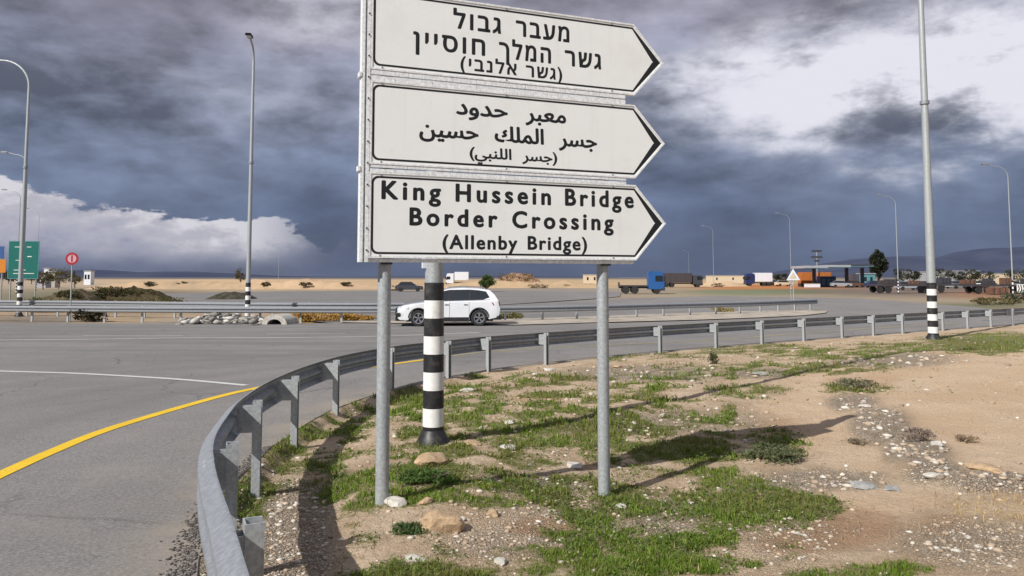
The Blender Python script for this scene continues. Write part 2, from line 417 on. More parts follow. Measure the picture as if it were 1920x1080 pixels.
sandm = n.ss(n.m('ADD', at_.outputs['Alpha'], n.m('MULTIPLY', n.m('SUBTRACT', f1, .5), .7)), .3, .75)
c = n.mix(n.m('MULTIPLY', sandm, .85), c, n.mix(n.ss(f4, .4, .6), (.66, .475, .31), (.72, .55, .38)))
c = n.mix(n.m('MULTIPLY', n.m('MULTIPLY', sandm, n.ss(f2, .5, .75)), .4), c, (.48, .33, .21))
c = n.mix(n.m('MULTIPLY', n.ss(n.m('ADD', gv, n.m('MULTIPLY', n.m('SUBTRACT', f2, .5), .9)), .25, .65), .9), c, peb)
c = n.mix(n.m('MULTIPLY', n.ss(n.m('ADD', og, n.m('MULTIPLY', n.m('SUBTRACT', f1, .5), .6)), .3, .8), .6), c, (.42, .235, .125))
grn = n.mix(n.ss(f2, .35, .65), (.065, .095, .018), (.18, .19, .045))
c = n.mix(n.ss(n.m('ADD', gr, n.m('MULTIPLY', n.m('SUBTRACT', f2, .5), 1.3)), .35, .95, 0, .88), c, grn)
c = n.mix(n.ss(f3, .35, .65, 0, .38), c, (.25, .185, .125))
f6 = n.noise(pos, 5.0, 7, .7, .5); c = n.mix(n.m('MULTIPLY', n.ss(f6, .54, .68, 0, .38), n.m('SUBTRACT', 1.0, n.m('MULTIPLY', sandm, .8))), c, (.30, .23, .155)); c = n.mix(n.ss(f6, .42, .30, 0, .4), c, (.66, .56, .43))
hb = n.m('ADD', n.m('ADD', n.m('MULTIPLY', f2, 1.0), n.m('MULTIPLY', f3, .5)), n.m('MULTIPLY', n.ss(vo2.outputs[0], 0, .2), n.m('MULTIPLY', gv, .8)))
finish(n, c, .95, 0, hb, bdist=.05, bstr=1.0, spec=.2)
M['verge'] = m_
# far plain: colour by soil kind in attribute
m_, n = mat('plain_soil'); pos = n.node('ShaderNodeNewGeometry').outputs['Position']
ca = n.node('ShaderNodeAttribute', attribute_name='col').outputs['Color']
f1 = n.noise(pos, .35, 7, .62, .4); f2 = n.noise(pos, 3.5, 6, .65); f3 = n.noise(pos, .05, 6, .6)
c = n.mix(n.ss(f1, .3, .7, 0, .45), ca, n.mix(1.0, ca, (.55, .60, .60), 'MULTIPLY'))
c = n.mix(n.ss(f2, .35, .7, 0, .4), c, n.mix(1.0, ca, (1.3, 1.22, 1.15), 'MULTIPLY'))
c = n.mix(n.ss(f3, .5, .65, 0, .35), c, (.20, .16, .11))
finish(n, c, .95, 0, f2, bdist=.1, bstr=.7, spec=.2)
M['plain'] = m_
m_, n = mat('mound_soil'); ca = n.node('ShaderNodeAttribute', attribute_name='col').outputs['Color']; pos = n.node('ShaderNodeNewGeometry').outputs['Position']
f = n.noise(pos, 2.2, 7, .65); finish(n, n.mix(n.ss(f, .4, .6), ca, n.mix(1.0, ca, (.5, .5, .45), 'MULTIPLY')), .95, 0, f, bdist=.3, bstr=1.0, spec=.1)
M['mound'] = m_
def leafmat(name):
    m_, n = mat(name); ca = n.node('ShaderNodeAttribute', attribute_name='col').outputs['Color']
    b = n.node('ShaderNodeBsdfPrincipled', {'Base Color': ca, 'Roughness': .6, 'Specular IOR Level': .25})
    t = n.node('ShaderNodeBsdfTranslucent', {'Color': n.mix(1.0, ca, (1.5, 1.5, .9), 'MULTIPLY')})
    x = n.node('ShaderNodeMixShader', {0: .3, 1: b.outputs[0], 2: t.outputs[0]}); o = n.node('ShaderNodeOutputMaterial'); n.l.new(x.outputs[0], o.inputs[0])
    return m_
M['leaf'] = leafmat('leaf_blades')
m_, n = mat('stone_chips'); ca = n.node('ShaderNodeAttribute', attribute_name='col').outputs['Color']; pos = n.node('ShaderNodeNewGeometry').outputs['Position']
f = n.noise(pos, 50, 4, .6); finish(n, n.mix(n.ss(f, .3, .7, 0, .4), ca, n.mix(1.0, ca, (.6, .55, .5), 'MULTIPLY')), .9, 0, f, bdist=.005)
M['chips'] = m_

# ------------------------------------------------------------------ what covers the verge, read as patches on the ground
GREEN = [ # px, py, rx, ry, strength
 (635,900,48,80,.85),(660,1010,60,60,.85),(620,830,50,40,.8),(740,860,50,40,.7),
 (1390,935,130,52,1.25),(1490,950,100,36,1.1),(1340,915,60,30,1.0),(1000,942,140,26,1.15),(860,905,60,42,1.1),(805,880,60,30,.8),
 (700,905,60,50,.9),(660,960,55,60,.75),(765,990,38,17,1.0),(1010,1052,130,34,1.15),(1180,1065,90,30,1.05),(825,1040,50,30,.85),
 (560,845,75,40,.9),(505,865,30,22,.9),(640,775,80,32,1.0),(705,745,70,22,1.0),(765,785,60,45,.9),(870,765,60,22,.9),(885,722,80,18,.8),
 (950,822,150,20,1.0),(1080,852,130,22,1.0),(1210,872,130,20,.9),(1300,850,160,22,.75),(1010,770,100,22,.6),(930,745,60,14,.7),(1130,1000,90,30,.7),
 (1210,985,110,40,.75),(1255,940,60,25,.7),(1440,838,80,34,1.0),(1280,810,150,28,.7),(1400,732,80,14,1.0),(1490,692,190,14,1.0),(1600,728,80,9,.9),
 (1560,665,170,12,1.2),(1680,655,110,12,1.15),(1860,646,140,22,1.6),(1400,655,150,10,1.15),(1200,668,150,9,1.1),(1280,690,110,9,.8),(1250,752,60,8,.6),(1620,1068,140,22,1.15),
 (1480,1032,28,16,1.0),(1412,1050,26,7,1.0),(1772,936,36,10,1.0),(1120,735,60,10,.6),(680,1010,50,50,.6),(700,1060,60,25,.5),(1360,700,60,10,.6),
 (1960,640,150,16,1.2),(2150,660,200,20,.8),(1040,700,80,7,.5)]
def patches(px, py, L):
    s = np.zeros_like(px)
    for x, y, rx, ry, k in L:
        q = ((px-x)/rx)**2+((py-y)/ry)**2
        s = np.maximum(s, k*np.exp(-q*q*.7))
    return s
GRAVEL = [(470,960,60,90,1.0),(430,1200,160,150,1.2),(545,1000,70,110,1.2),(560,930,60,50,.9),(480,1100,120,90,1.2),(1000,905,110,22,.9),(1650,800,60,30,.75),(1720,850,60,32,.85),(1760,890,60,22,.8),(1860,912,90,12,.8),
          (1600,755,50,20,.7),(1060,965,200,50,.4),(1240,980,90,60,.6),(1680,680,120,14,.6),(1420,700,60,8,.9),(1200,700,170,14,.6),(1540,900,120,20,.7),(1820,1020,140,50,.55),(960,1010,150,40,.5),(1480,1000,120,60,.4),(1250,790,220,26,.5)]
ORANGE = [(1600,985,90,36,1.0),(1520,1010,120,30,.8),(1010,745,60,10,.9),(1030,985,90,18,.8),(1450,795,60,18,.6),(1620,715,90,14,.6),(1700,1060,120,30,.5),(1760,980,80,25,.6)]
def zverge(x, y):
    h = GV(x, y)
    w_ = x-xe(y); k = np.clip(w_/1.0, 0, 1)
    h = h-.13*sstep(w_, .04, .22)*(1-.85*sstep(w_, .65, 1.35))*(1-sstep(y, 14, 20))
    h = h+k*(.10*(fbm(x, y, .55, 4, 3)-.45)+.045*(fbm(x, y, 3.2, 3, 9)-.5)+.022*(fbm(x, y, 6.5, 2, 23)-.5))
    # slight rise to the right, rubble ridge
    h = h+.12*np.clip((x-4.0)/7.0, 0, 1)**2*np.exp(-((y-13)/9.0)**2)*k
    px, py = proj(x, np.maximum(y, .5), GV(x, y))
    h = h+.10*patches(px, py, [(1640,790,70,26,1),(1730,860,60,30,1),(1850,905,110,14,1)])*(y > 2)
    return h+.004
def cover(x, y):
    px, py = proj(x, np.maximum(y, .5), GV(x, y))
    g = patches(px, py, GREEN); nz = fbm(x, y, 1.3, 5, 5); nf_ = fbm(x, y, 6.0, 3, 8)
    inl = (px > 380)&(px < 1380)&(py > 700)
    bg = np.where(inl, .98, .18)
    g = np.maximum(g*(.45+1.0*nz), bg*np.clip((nz-.27)*4, 0, 1.4))
    n3_ = fbm(x, y, 3.0, 4, 19); strong = patches(px, py, [(980,820,170,60,.45),(1080,960,260,90,.35),(1390,935,120,48,1.1),(1490,950,90,32,1.),(1860,648,130,15,1.),(1960,640,150,14,1.),(1620,1068,120,18,1.),(1000,1052,110,26,.8),(1180,1065,80,24,.8),(805,900,90,35,.8)])
    g = g*np.clip(.30+1.5*nf_, 0, 1.2)*np.clip(np.maximum(.25+(n3_-.36)*4.5, strong), .15, 1.15)
    g = np.where(px > 1520, g*np.where(py > 740, np.clip(patches(px, py, GREEN)*1.4, 0, 1), 1), g)
    v = patches(px, py, GRAVEL); o = patches(px, py, ORANGE)
    g = g*(1-.75*np.clip(patches(px, py, [(550,1000,70,130,1.2),(560,925,50,40,1.)]), 0, 1))
    return g, v, o, px, py

# ================================================================== THE SETTING
# far plain, a sheet that reaches the horizon; rows get wider with distance
def lin(c): return tuple(x for x in c)
FAR = [ # px, py, rx, ry, colour, strength
 (450,530,330,12,(.52,.37,.22),1.0),(1000,531,280,8,(.48,.34,.20),1.0),(1330,530,160,7,(.44,.32,.2),1.0),(100,532,120,8,(.40,.32,.24),.8),
 (120,560,170,16,(.17,.155,.10),.9),(300,598,260,9,(.34,.26,.17),1.0),(60,598,90,8,(.16,.14,.12),.8),(620,603,90,8,(.42,.25,.07),1.0),(430,600,110,8,(.28,.26,.24),.8),
 (260,560,160,14,(.12,.105,.07),1.0),(1490,539,160,6,(.42,.17,.06),1.2),(1500,546,180,4,(.11,.14,.06),1.0),(1400,548,90,5,(.18,.20,.12),.9),
 (1750,545,220,10,(.17,.13,.11),1.0),(1880,552,100,8,(.30,.15,.08),.8),(1800,573,140,6,(.15,.15,.09),.9),(1050,558,120,4,(.28,.20,.15),.8),(1000,545,160,6,(.24,.22,.20),.8)]
ds = np.concatenate([2.17*F_PX/np.arange(90, 12, -1.0), np.geomspace(2.17*F_PX/12, 14000, 66)])
ds = np.concatenate([[-400, -60, -20, -8, 0, 4, 8, 12, 16, 20, 24, 28, 31], ds])
us = np.linspace(-1, 1, 361); us = np.sign(us)*(np.abs(us)**1.6)
X = us[None, :]*(np.maximum(np.abs(ds), 60)*1.7)[:, None]; Y = np.repeat(ds[:, None], len(us), 1)
Z = G(X, Y)-.06-.45*(1-sstep(Y, 24, 35))
V = np.stack([X, Y, Z], -1).reshape(-1, 3)
px, py = proj(X, np.maximum(Y, 1), G(X, Y)); px = px.ravel(); py = py.ravel()
C = np.tile(np.array([.30, .245, .175]), (len(V), 1)); C[py > 575] = (.34, .25, .17)
for (x, y, rx, ry, cc, k) in FAR:
    q = np.exp(-(((px-x)/rx)**2+((py-y)/ry)**2)**2*.6)[:, None]*k
    q = np.clip(q, 0, 1); C = C*(1-q)+np.array(cc)*q
C[V[:, 1] > 900] = (.16, .14, .13)
g_far = link('ground', np_mesh('ground', V, grid_faces(len(ds), len(us)), M['plain'], C)); g_far['kind'] = 'structure'

# asphalt junction: rows run from the verge edge outwards to the left
ys = np.concatenate([np.arange(-30, 0, 1.0), np.arange(0, 36.4, .3)])
ww = np.concatenate([[0], np.geomspace(.06, 1, 8), np.geomspace(1.5, 110, 46)])
def edge_jit(y): return .05*(fbm(y, y*0, 2.2, 3, 4)-.5)
X = (xe(ys)+.02+edge_jit(ys))[:, None]-ww[None, :]; Y = np.repeat(ys[:, None], len(ww), 1)
V = np.stack([X, Y, G(X, Y)+.012], -1).reshape(-1, 3)
W_ = np.repeat(ww[None, :], len(ys), 0); dust = np.exp(-(W_/.35)**2)*.8+.12*np.exp(-(W_/1.6)**2)
trk = sum(np.exp(-((W_-q)/.28)**2) for q in (3.6, 5.3, 7.4, 9.1))*.55
road = link('road', np_mesh('road', V, grid_faces(len(ys), len(ww)), M['asphalt'], {'wear': np.stack([dust, trk, W_*0], -1).reshape(-1, 3)})); road['kind'] = 'structure'
er = np.stack([np.stack([xe(ys)+.02+edge_jit(ys), ys, G(xe(ys), ys)+.012], -1), np.stack([xe(ys)+.05+edge_jit(ys)*1.3, ys, G(xe(ys), ys)-.22], -1)], 1).reshape(-1, 3)
redge = link('road_edge', np_mesh('road_edge', er, grid_faces(len(ys), 2), M['asphalt'])); redge['kind'] = 'structure'
# curb-less broken edge of the asphalt: a shallow step of dark stone along it
def sheet(name, pts, m_, dz, kind='structure', sub=6):
    P = [gp(*p) for p in pts]; Q = []
    for i in range(len(P)):
        a_, b = P[i], P[(i+1) % len(P)]
        for k in range(sub): Q.append(a_.lerp(b, k/sub))
    me = bpy.data.meshes.new(name); b = bmesh.new()
    f = b.faces.new([b.verts.new((q.x, q.y, gz(0, q.y)+dz)) for q in Q]); 
    if f.normal.z < 0 or True: b.normal_update()
    if f.normal.z < 0: f.normal_flip()
    bmesh.ops.triangulate(b, faces=[f]); b.to_mesh(me); b.free(); me.materials.append(m_)
    o = link(name, me); o['kind'] = kind; return o
# the road beyond the traffic island on the right, and the wide truck park in the distance
sheet('approach_road', [(640,607.3),(960,607.3),(2500,607.3),(2500,588),(2050,586),(1880,583),(1840,577),(1700,566),(1600,559),(1350,555),(1150,560),(940,572),(700,582),(560,600)], M['asphalt'], .0)
sheet('truck_park', [(200,553),(330,549.5),(520,546),(720,545),(1000,546),(1165,548),(1162,556),(1100,561),(930,572),(700,579),(400,579),(330,575),(240,565)], M['asphalt'], .004)
isl = sheet('traffic_island', [(640,606),(960,611),(1130,606),(1300,601.5),(1420,597),(1510,592.5),(1548,588),(1552,584),(1500,582.5),(1390,585),(1240,590),(1050,597),(940,600),(640,603)], M['island'], .05)

# road markings
def stripe(name, line, wdt, m_, dz=.018, kind='structure', offs=0.0, dash=None):
    P = [Vector(p) for p in catmull([(p.x, p.y, 0) for p in line], 8)]; V = []; Fc = []
    L = 0
    for i, p in enumerate(P):
        t = (P[min(i+1, len(P)-1)]-P[max(i-1, 0)]).normalized(); nn = Vector((-t.y, t.x, 0))
        for s_ in (-1, 1):
            q = p+nn*(offs+s_*wdt/2); V.append((q.x, q.y, gz(q.x, q.y)+dz))
        if i:
            L += (P[i]-P[i-1]).length
            if dash is None or (L % (dash*2)) < dash: Fc.append((2*i-2, 2*i, 2*i+1, 2*i-1))
    o = link(name, np_mesh(name, V, Fc, m_)); o['kind'] = kind; return o
yl = [gp(-240, 990), gp(-60, 922), gp(0,893), gp(100,848), gp(200,808), gp(330,768), gp(440,738), gp(540,717.5), gp(630,700), gp(700,689), gp(800,675)]
stripe('yellow_edge_line', yl, .17, M['yellow_line'])
stripe('worn_edge_line', [gp(803,674.5), gp(900,662), gp(1000,655), gp(1130,648), gp(1300,641), gp(1450,630), gp(1600,619), gp(1800,606)], .16, M['faint_yellow'])
stripe('white_lane_line', [gp(-200,688), gp(0,697), gp(120,700.5), gp(220,705.5), gp(340,713), gp(462,724)], .16, M['white_line'])
stripe('white_junction_line', [gp(-300,642), gp(0,638.5), gp(200,636.5), gp(350,634.5), gp(560,633.5), gp(720,631), gp(900,624)], .22, M['faint_line'])
stripe('white_dashed_line', [gp(-100,629), gp(280,630.5), gp(400,628), gp(560,626.5), gp(700,625)], .14, M['faint_line'], dash=3.0)

# verge with soil, grass and stones to the right of the guard rail
ys = np.concatenate([np.arange(-6, 3, .6), np.geomspace(3, 15, 190), np.geomspace(15.1, 60, 110)])
ww = np.concatenate([[-.12, -.04], np.arange(0, 12, .07), np.geomspace(12.1, 60, 60)])
Y = np.repeat(ys[:, None], len(ww), 1); X = (xe(ys))[:, None]+ww[None, :]
Z = zverge(X, Y); Z[:, 0] -= .10; Z[:, 1] = G(X[:, 1], Y[:, 1])+.005
g_, v_, o_, px_, py_ = cover(X, Y)
cov = np.stack([g_, v_, o_], -1).reshape(-1, 3)
sand_ = np.clip(patches(px_, py_, [(1760,745,290,75,1.2),(1900,700,260,50,1.1),(1520,800,110,50,1.0),(1880,840,130,45,1.1),(1640,940,150,28,.9),(1480,770,80,30,.9),(1700,700,150,20,.8),(1010,745,60,10,.8),(1000,985,110,18,.8),(1600,860,70,30,1.0)])*(1-.8*np.clip(v_, 0, 1)), 0, 1).reshape(-1, 1)
V = np.stack([X, Y, Z], -1).reshape(-1, 3)
verge = link('verge', np_mesh('verge', V, grid_faces(len(ys), len(ww)), M['verge'], {'cover': np.concatenate([cov, sand_], 1)}, smooth=True)); verge['kind'] = 'structure'

# ---- distant hills
def hills(name, pts, D, depth, label, m_):
    xs = np.linspace(pts[0][0], pts[-1][0], 160); top = np.interp(xs, [p[0] for p in pts], [p[1] for p in pts])
    rows = 9; V = []
    for j in range(rows):
        t = j/(rows-1); y = D+depth*(t-.35)
        prof = math.sin(math.pi*min(1, t/.7)*.5)**1.1 if t < .7 else math.cos((t-.7)/.3*math.pi/2)
        x = (xs-PX0)/F_PX*D*(1+.0*(t)); h = (520-top)/F_PX*D*prof
        h = h*(1+.16*(fbm(x, np.full_like(x, y), 12/D, 5, 6)-.5))
        V.append(np.stack([x, np.full_like(x, y), h-3], -1))
    V = np.concatenate(V); o = link(name, np_mesh(name, V, grid_faces(rows, len(xs)), m_, smooth=True)); o['kind'] = 'structure'; return o
m_, n = mat('haze_tinted_hill_rock'); pos = n.node('ShaderNodeNewGeometry').outputs['Position']
f = n.noise(pos, .0016, 8, .6); finish(n, n.mix(n.ss(f, .35, .65), (.042, .053, .092), (.058, .068, .108)), 1.0, 0, None, spec=.0); M['hill'] = m_  # rock colour carries the blue haze of distance, close to the sky tone
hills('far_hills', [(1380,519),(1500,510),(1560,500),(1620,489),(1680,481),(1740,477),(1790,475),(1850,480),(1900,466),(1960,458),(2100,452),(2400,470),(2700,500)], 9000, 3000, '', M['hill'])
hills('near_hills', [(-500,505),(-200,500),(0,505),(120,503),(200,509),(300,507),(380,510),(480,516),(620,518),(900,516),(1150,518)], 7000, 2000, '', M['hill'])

# ---- sandy embankment along the horizon and soil heaps
def bank(name, px0, px1, D, h, wid, c_, seed=0, col_a=(.50,.36,.22), rough=.45):
    xs = np.linspace((px0-PX0)/F_PX*D, (px1-PX0)/F_PX*D, max(24, int((px1-px0)/4))); ts = np.linspace(-1, 1, 13)
    X = np.repeat(xs[None, :], 13, 0); T = np.repeat(ts[:, None], len(xs), 1); Y = D+T*wid/2
    u_ = np.clip((X-xs[0])/(xs[-1]-xs[0]), 0, 1); e1 = np.sin(math.pi*u_)**.55
    H_ = h*(1-T*T)**1.2*e1*(1+rough*2*(fbm(X, Y, 1.6/wid, 4, seed)-.5)+rough*.6*(fbm(X, Y, 8/wid, 3, seed+3)-.5))
    Z = G(X, Y)-.08+H_; V = np.stack([X, Y, Z], -1).reshape(-1, 3)
    nz = fbm(X, Y, 3/wid, 4, seed+8).reshape(-1, 1); Cc = np.array(col_a)*(1-nz*.5)+np.array(c_)*nz*.5
    return link(name, np_mesh(name, V, grid_faces(13, len(xs)), M['mound' if name == 'soil_heap' else 'plain'], Cc, smooth=True))
tag(bank('sand_embankment', 175, 760, 150, 1.75, 9, (.36,.25,.16), 1, (.50,.36,.23), .6), 'long low tan sand embankment on the horizon left of the sign', 'embankment')
tag(bank('sand_embankment', 770, 1160, 165, 1.5, 9, (.40,.27,.17), 5, (.47,.34,.21), .6), 'low sandy bank on the horizon behind the white car and between the sign posts', 'embankment')
tag(bank('sand_embankment', 1300, 1400, 190, 1.1, 6, (.40,.27,.17), 7, (.56,.42,.27), .3), 'short pale sand bank between the dark truck and the white truck', 'embankment')
tag(bank('soil_heap', 925, 1018, 185, 3.3, 9, (.30,.19,.12), 11, (.40,.25,.16), .45), 'rounded reddish soil heap behind the parked car and right of the bush', 'soil heap')
tag(bank('soil_heap', 150, 330, 66, 1.3, 5, (.05,.05,.02), 21, (.11,.085,.05), .8), 'dark brown weedy soil mound behind the far guard rail on the left', 'soil heap')
tag(bank('soil_heap', 395, 480, 78, .7, 4, (.05,.05,.035), 23, (.10,.09,.07), .6), 'low dark mound beside the lamp post with the dark lamp head', 'soil heap')
tag(bank('soil_heap', 60, 190, 62, 1.0, 5, (.09,.09,.035), 25, (.15,.12,.08), .7), 'low grassy brown mound under the green road sign', 'soil heap')

# ================================================================== THE DIRECTION SIGN
S0 = Vector((-1.2229, 6.5, 0)); S1 = Vector((1.1972, 7.47, 0)); srz = math.atan2(S1.y-S0.y, S1.x-S0.x)
sign = thing('direction_sign', 'large white three-panel arrow sign pointing right on two grey tube posts', 'road sign', (S0.x, S0.y, 0), srz)
TIP = .335
def arrow(zlo, zhi, inset, x0=.0, x1=2.6, rl=.0, nose=TIP, r=.07):
    zc = (zlo+zhi)/2; i = inset; hh = (zhi-zlo)/2
    # slanted edge inset
    k = nose/hh; tipx = x1+nose-i*math.sqrt(1+k*k)/1.0; xs = x1-i*(math.sqrt(1+k*k)-k)
    P = []
    rr = rl
    if rr > 0:
        for q in range(7):
            a_ = math.pi+q*math.pi/12; P.append((x0+i+rr+rr*math.cos(a_), zlo+i+rr+rr*math.sin(a_)))
    else: P.append((x0+i, zlo+i))
    P += [(xs, zlo+i), (tipx-.012, zc-.010), (tipx, zc), (tipx-.012, zc+.010), (xs, zhi-i)]
    if rr > 0:
        for q in range(7):
            a_ = math.pi/2+q*math.pi/12; P.append((x0+i+rr+rr*math.cos(a_), zhi-i-rr+rr*math.sin(a_)))
    else: P.append((x0+i, zhi-i))
    return P
def flat(poly, y):                                   # a sheet facing the viewer (-y)
    m_ = MB(); m_.add([(p[0], y, p[1]) for p in poly], [tuple(range(len(poly)))]); return m_
def ring(po, pi, y):
    m_ = MB(); k = len(po); m_.add([(p[0], y, p[1]) for p in po]+[(p[0], y, p[1]) for p in pi], [(j, (j+1)%k, k+(j+1)%k, k+j) for j in range(k)]); return m_
def sign_s(px, py=None):                             # distance along the sign under pixel column px
    u = (px-PX0)/F_PX; ex, ey = math.cos(srz), math.sin(srz)   # ray in plan (u, 1)
    dxy = (u, cp)
    det = dxy[0]*(-ey)+ex*dxy[1]; t = (S0.x*(-ey)+ex*S0.y)/det
    return (t*dxy[0]-S0.x)*ex+(t*dxy[1]-S0.y)*ey
def text_word(s, x0, x1, zb, size, parent, bold=.006, y=-.0283, space=1.0, split=True, nm='letter'):
    cu = bpy.data.curves.new('word', 'FONT'); cu.body = s; cu.size = 1.0; cu.resolution_u = 4; cu.space_character = space
    o = bpy.data.objects.new('word', cu); col.objects.link(o); bpy.context.view_layer.update()
    me = bpy.data.meshes.new_from_object(o.evaluated_get(bpy.context.evaluated_depsgraph_get()))
    bpy.data.objects.remove(o); bpy.data.curves.remove(cu)
    V = np.array([v.co[:] for v in me.vertices]); Fs = [tuple(p.vertices) for p in me.polygons]; bpy.data.meshes.remove(me)
    a_, b = V[:, 0].min(), V[:, 0].max(); kx = (x1-x0-2*bold)/(b-a_)
    X_ = x0+bold+(V[:, 0]-a_)*kx; Z_ = zb+V[:, 1]*size
    iv = sorted((min(X_[list(f)]), max(X_[list(f)]), n_) for n_, f in enumerate(Fs)); groups = []; hi = -9
    for lo_, hi_, n_ in iv:
        if not split: 
            if not groups: groups.append([])
        elif lo_ > hi+.003: groups.append([])
        groups[-1].append(n_); hi = max(hi, hi_)
    offs = [(0, 0), (-bold, 0), (bold, 0), (0, -bold*.8), (0, bold*.8), (-bold*.7, bold*.55), (bold*.7, bold*.55), (-bold*.7, -bold*.55), (bold*.7, -bold*.55)]
    for gset in groups:
        m_ = MB(); used = sorted({v for n_ in gset for v in Fs[n_]}); mp = {v: q for q, v in enumerate(used)}
        for q, (ox, oz) in enumerate(offs):
            m_.add([(X_[v]+ox, y-.00004*q, Z_[v]+oz) for v in used], [tuple(mp[v] for v in Fs[n_]) for n_ in gset])
        m_.build(nm, M['sign_black'], parent)
PAN = [(3.545, 4.235), (2.725, 3.425), (1.925, 2.635)]
panels = []
for i, (zl, zh) in enumerate(PAN):
    m_ = MB(); m_.prism(arrow(zl, zh, .0), 'y', -.028, .0)
    p = m_.build('panel', M['sign_white'], sign); panels.append(p)
    # folded bright rim that runs round the sheet
    po, pi = arrow(zl-.012, zh+.012, -.0, nose=TIP+.008), arrow(zl, zh, .012)
    pi = arrow(zl-.012, zh+.012, .016, nose=TIP+.008)
    rm = MB()
    k = len(po); rm.add([(q[0], -.034, q[1]) for q in po]+[(q[0], -.034, q[1]) for q in pi]+[(q[0], .012, q[1]) for q in po]+[(q[0], -.0285, q[1]) for q in pi],
        [f for j in range(k) for f in ((j, (j+1)%k, k+(j+1)%k, k+j), (j, 2*k+j, 2*k+(j+1)%k, (j+1)%k), (k+j, k+(j+1)%k, 3*k+(j+1)%k, 3*k+j))])
    rm.build('rim', M['sign_edge'], p)
    # black border, much heavier round the arrow point
    o_ = arrow(zl, zh, .022, x0=.0, rl=.055); i_ = arrow(zl, zh, .040, x0=.0, rl=.045)
    tc_ = (zl+zh)/2
    i2 = []
    for q in i_:
        if q[0] > 2.60: i2.append((q[0]-.060*min(1, (q[0]-2.60)/.2), q[1]))
        else: i2.append(q)
    ring(o_, i2, -.0286).build('border', M['sign_black'], p)
    for sx_, zz in [(.10, zl+.01), (.10, zh-.01), (1.25, zl+.01), (1.25, zh-.01), (2.35, zl+.01), (2.35, zh-.01)]:
        b = MB(); b.cyl((sx_, -.029, zz), (sx_, -.0365, zz), .008, n=8); b.build('rivet', M['galv'], p)
HS = .152/.60
for w_, a_, b, z, k in [('לובג', 846, 937, 3.985, .93), ('רבעמ', 965, 1067, 3.985, .93), ('ןייסוח', 770, 907, 3.762, .94), ('ךלמה', 933, 1032, 3.760, .94), ('רשג', 1058, 1127, 3.758, .94), ('(יבנלא', 860, 967, 3.612, .68), ('רשג)', 984, 1053, 3.610, .68)]:
    text_word(w_, sign_s(a_), sign_s(b), z, HS*k, panels[0], .0074*k, space=1.25)
for w_, a_, b, z, k in [('\uFEA9\uFEED\uFEAA\uFEA3', 852, 950, 3.205, 1.0), ('\uFEAE\uFE92\uFECC\uFEE3', 983, 1060, 3.200, 1.0), ('\uFEE6\uFEF4\uFEB4\uFEA3', 783, 895, 2.985, 1.0), ('\uFEDA\uFEE0\uFEE4\uFEDF\uFE8D', 925, 1018, 2.985, 1.0), ('\uFEAE\uFEB4\uFE9F', 1046, 1118, 2.985, 1.0), ('(\uFEF2\uFE92\uFEE8\uFEE0\uFEDF\uFE8D', 878, 957, 2.822, .68), ('\uFEAE\uFEB4\uFE9F)', 977, 1043, 2.822, .68)]:
    text_word(w_, sign_s(a_), sign_s(b), z, .195*k, panels[1],   .0072*k, split=False, nm='word')
for w_, a_, b, z, c_ in [('King', 713, 825, 2.421, .160), ('Hussein', 852, 1031, 2.423, .160), ('Bridge', 1057, 1186, 2.425, .160), ('Border', 766, 931, 2.202, .155), ('Crossing', 958, 1148, 2.202, .155), ('(Allenby', 828, 968, 2.002, .125), ('Bridge)', 987, 1098, 2.006, .125)]:
    text_word(w_, sign_s(a_), sign_s(b), z, c_/.727, panels[2],   .0086 if c_ > .13 else .0064, space=1.36 if c_ > .13 else 1.18)
# carrier rails between the panels, butted from short lengths
for zlo, zhi in ((2.649, 2.711), (3.439, 3.531)):
    mid = (zlo+zhi)/2
    for r_, (a_, b) in enumerate(((zlo, mid-.006), (mid+.006, zhi))):
        x = .0; k = 0
        while x < 2.49:
            ln = [.37, .33, .41][(k+r_) % 3]*(1.0 if k or r_ else .6); x2 = min(x+ln, 2.50)
            m_ = MB(); m_.bx(x+.002, x2-.002, -.030, .004, a_, b); m_.build('carrier_strip', M['sign_edge'], sign); x = x2; k += 1
m_ = MB(); m_.bx(-.012, 2.58, -.016, .012, 1.878, 1.908); m_.build('bottom_rail', M['sign_edge'], sign)
# upright channel along the left side
m_ = MB(); m_.bx(-.075, -.048, -.03, .06, 1.878, 4.26); m_.build('side_channel', M['sign_edge'], sign)
m_ = MB(); m_.bx(-.048, -.030, -.004, .06, 1.878, 4.26); m_.build('side_web', M['pole'], sign)
m_ = MB(); m_.bx(-.030, -.002, -.034, .06, 1.878, 4.26); m_.build('side_channel', M['sign_edge'], sign)
for zz in np.arange(1.98, 4.2, .185):
    m_ = MB(); m_.cyl((-.016, -.034, zz), (-.016, -.042, zz), .007, n=8); m_.build('rivet', M['dark_steel'], sign)
for zz in (2.67, 3.48):
    m_ = MB(); m_.bx(-.095, -.0765, -.036, .05, zz-.02, zz+.02); m_.build('joint_plate', M['sign_edge'], sign)
# posts and their clamps behind the panels
for s_, zb in ((.165, -.30), (2.288, -.45)):
    m_ = MB(); m_.cyl((s_, .078, zb), (s_, .078, 4.18), .057, n=24); m_.build('post', M['pole'], sign, smooth=True)
    for zc in (2.05, 2.50, 2.85, 3.30, 3.68, 4.10):
        m_ = MB(); m_.bx(s_-.075, s_+.075, .012, .142, zc-.02, zc+.02); m_.build('clamp', M['dark_steel'], sign)
    m_ = MB(); m_.bx(s_-.05, s_+.05, .0, .018, 1.86, 1.935); m_.build('post_bracket', M['dark_steel'], sign)
for zc in (2.05, 2.50, 2.85, 3.30, 3.68, 4.10):
    m_ = MB(); m_.bx(-.03, 2.55, .002, .0115, zc-.03, zc+.03); m_.build('back_rail', M['galv'], sign)

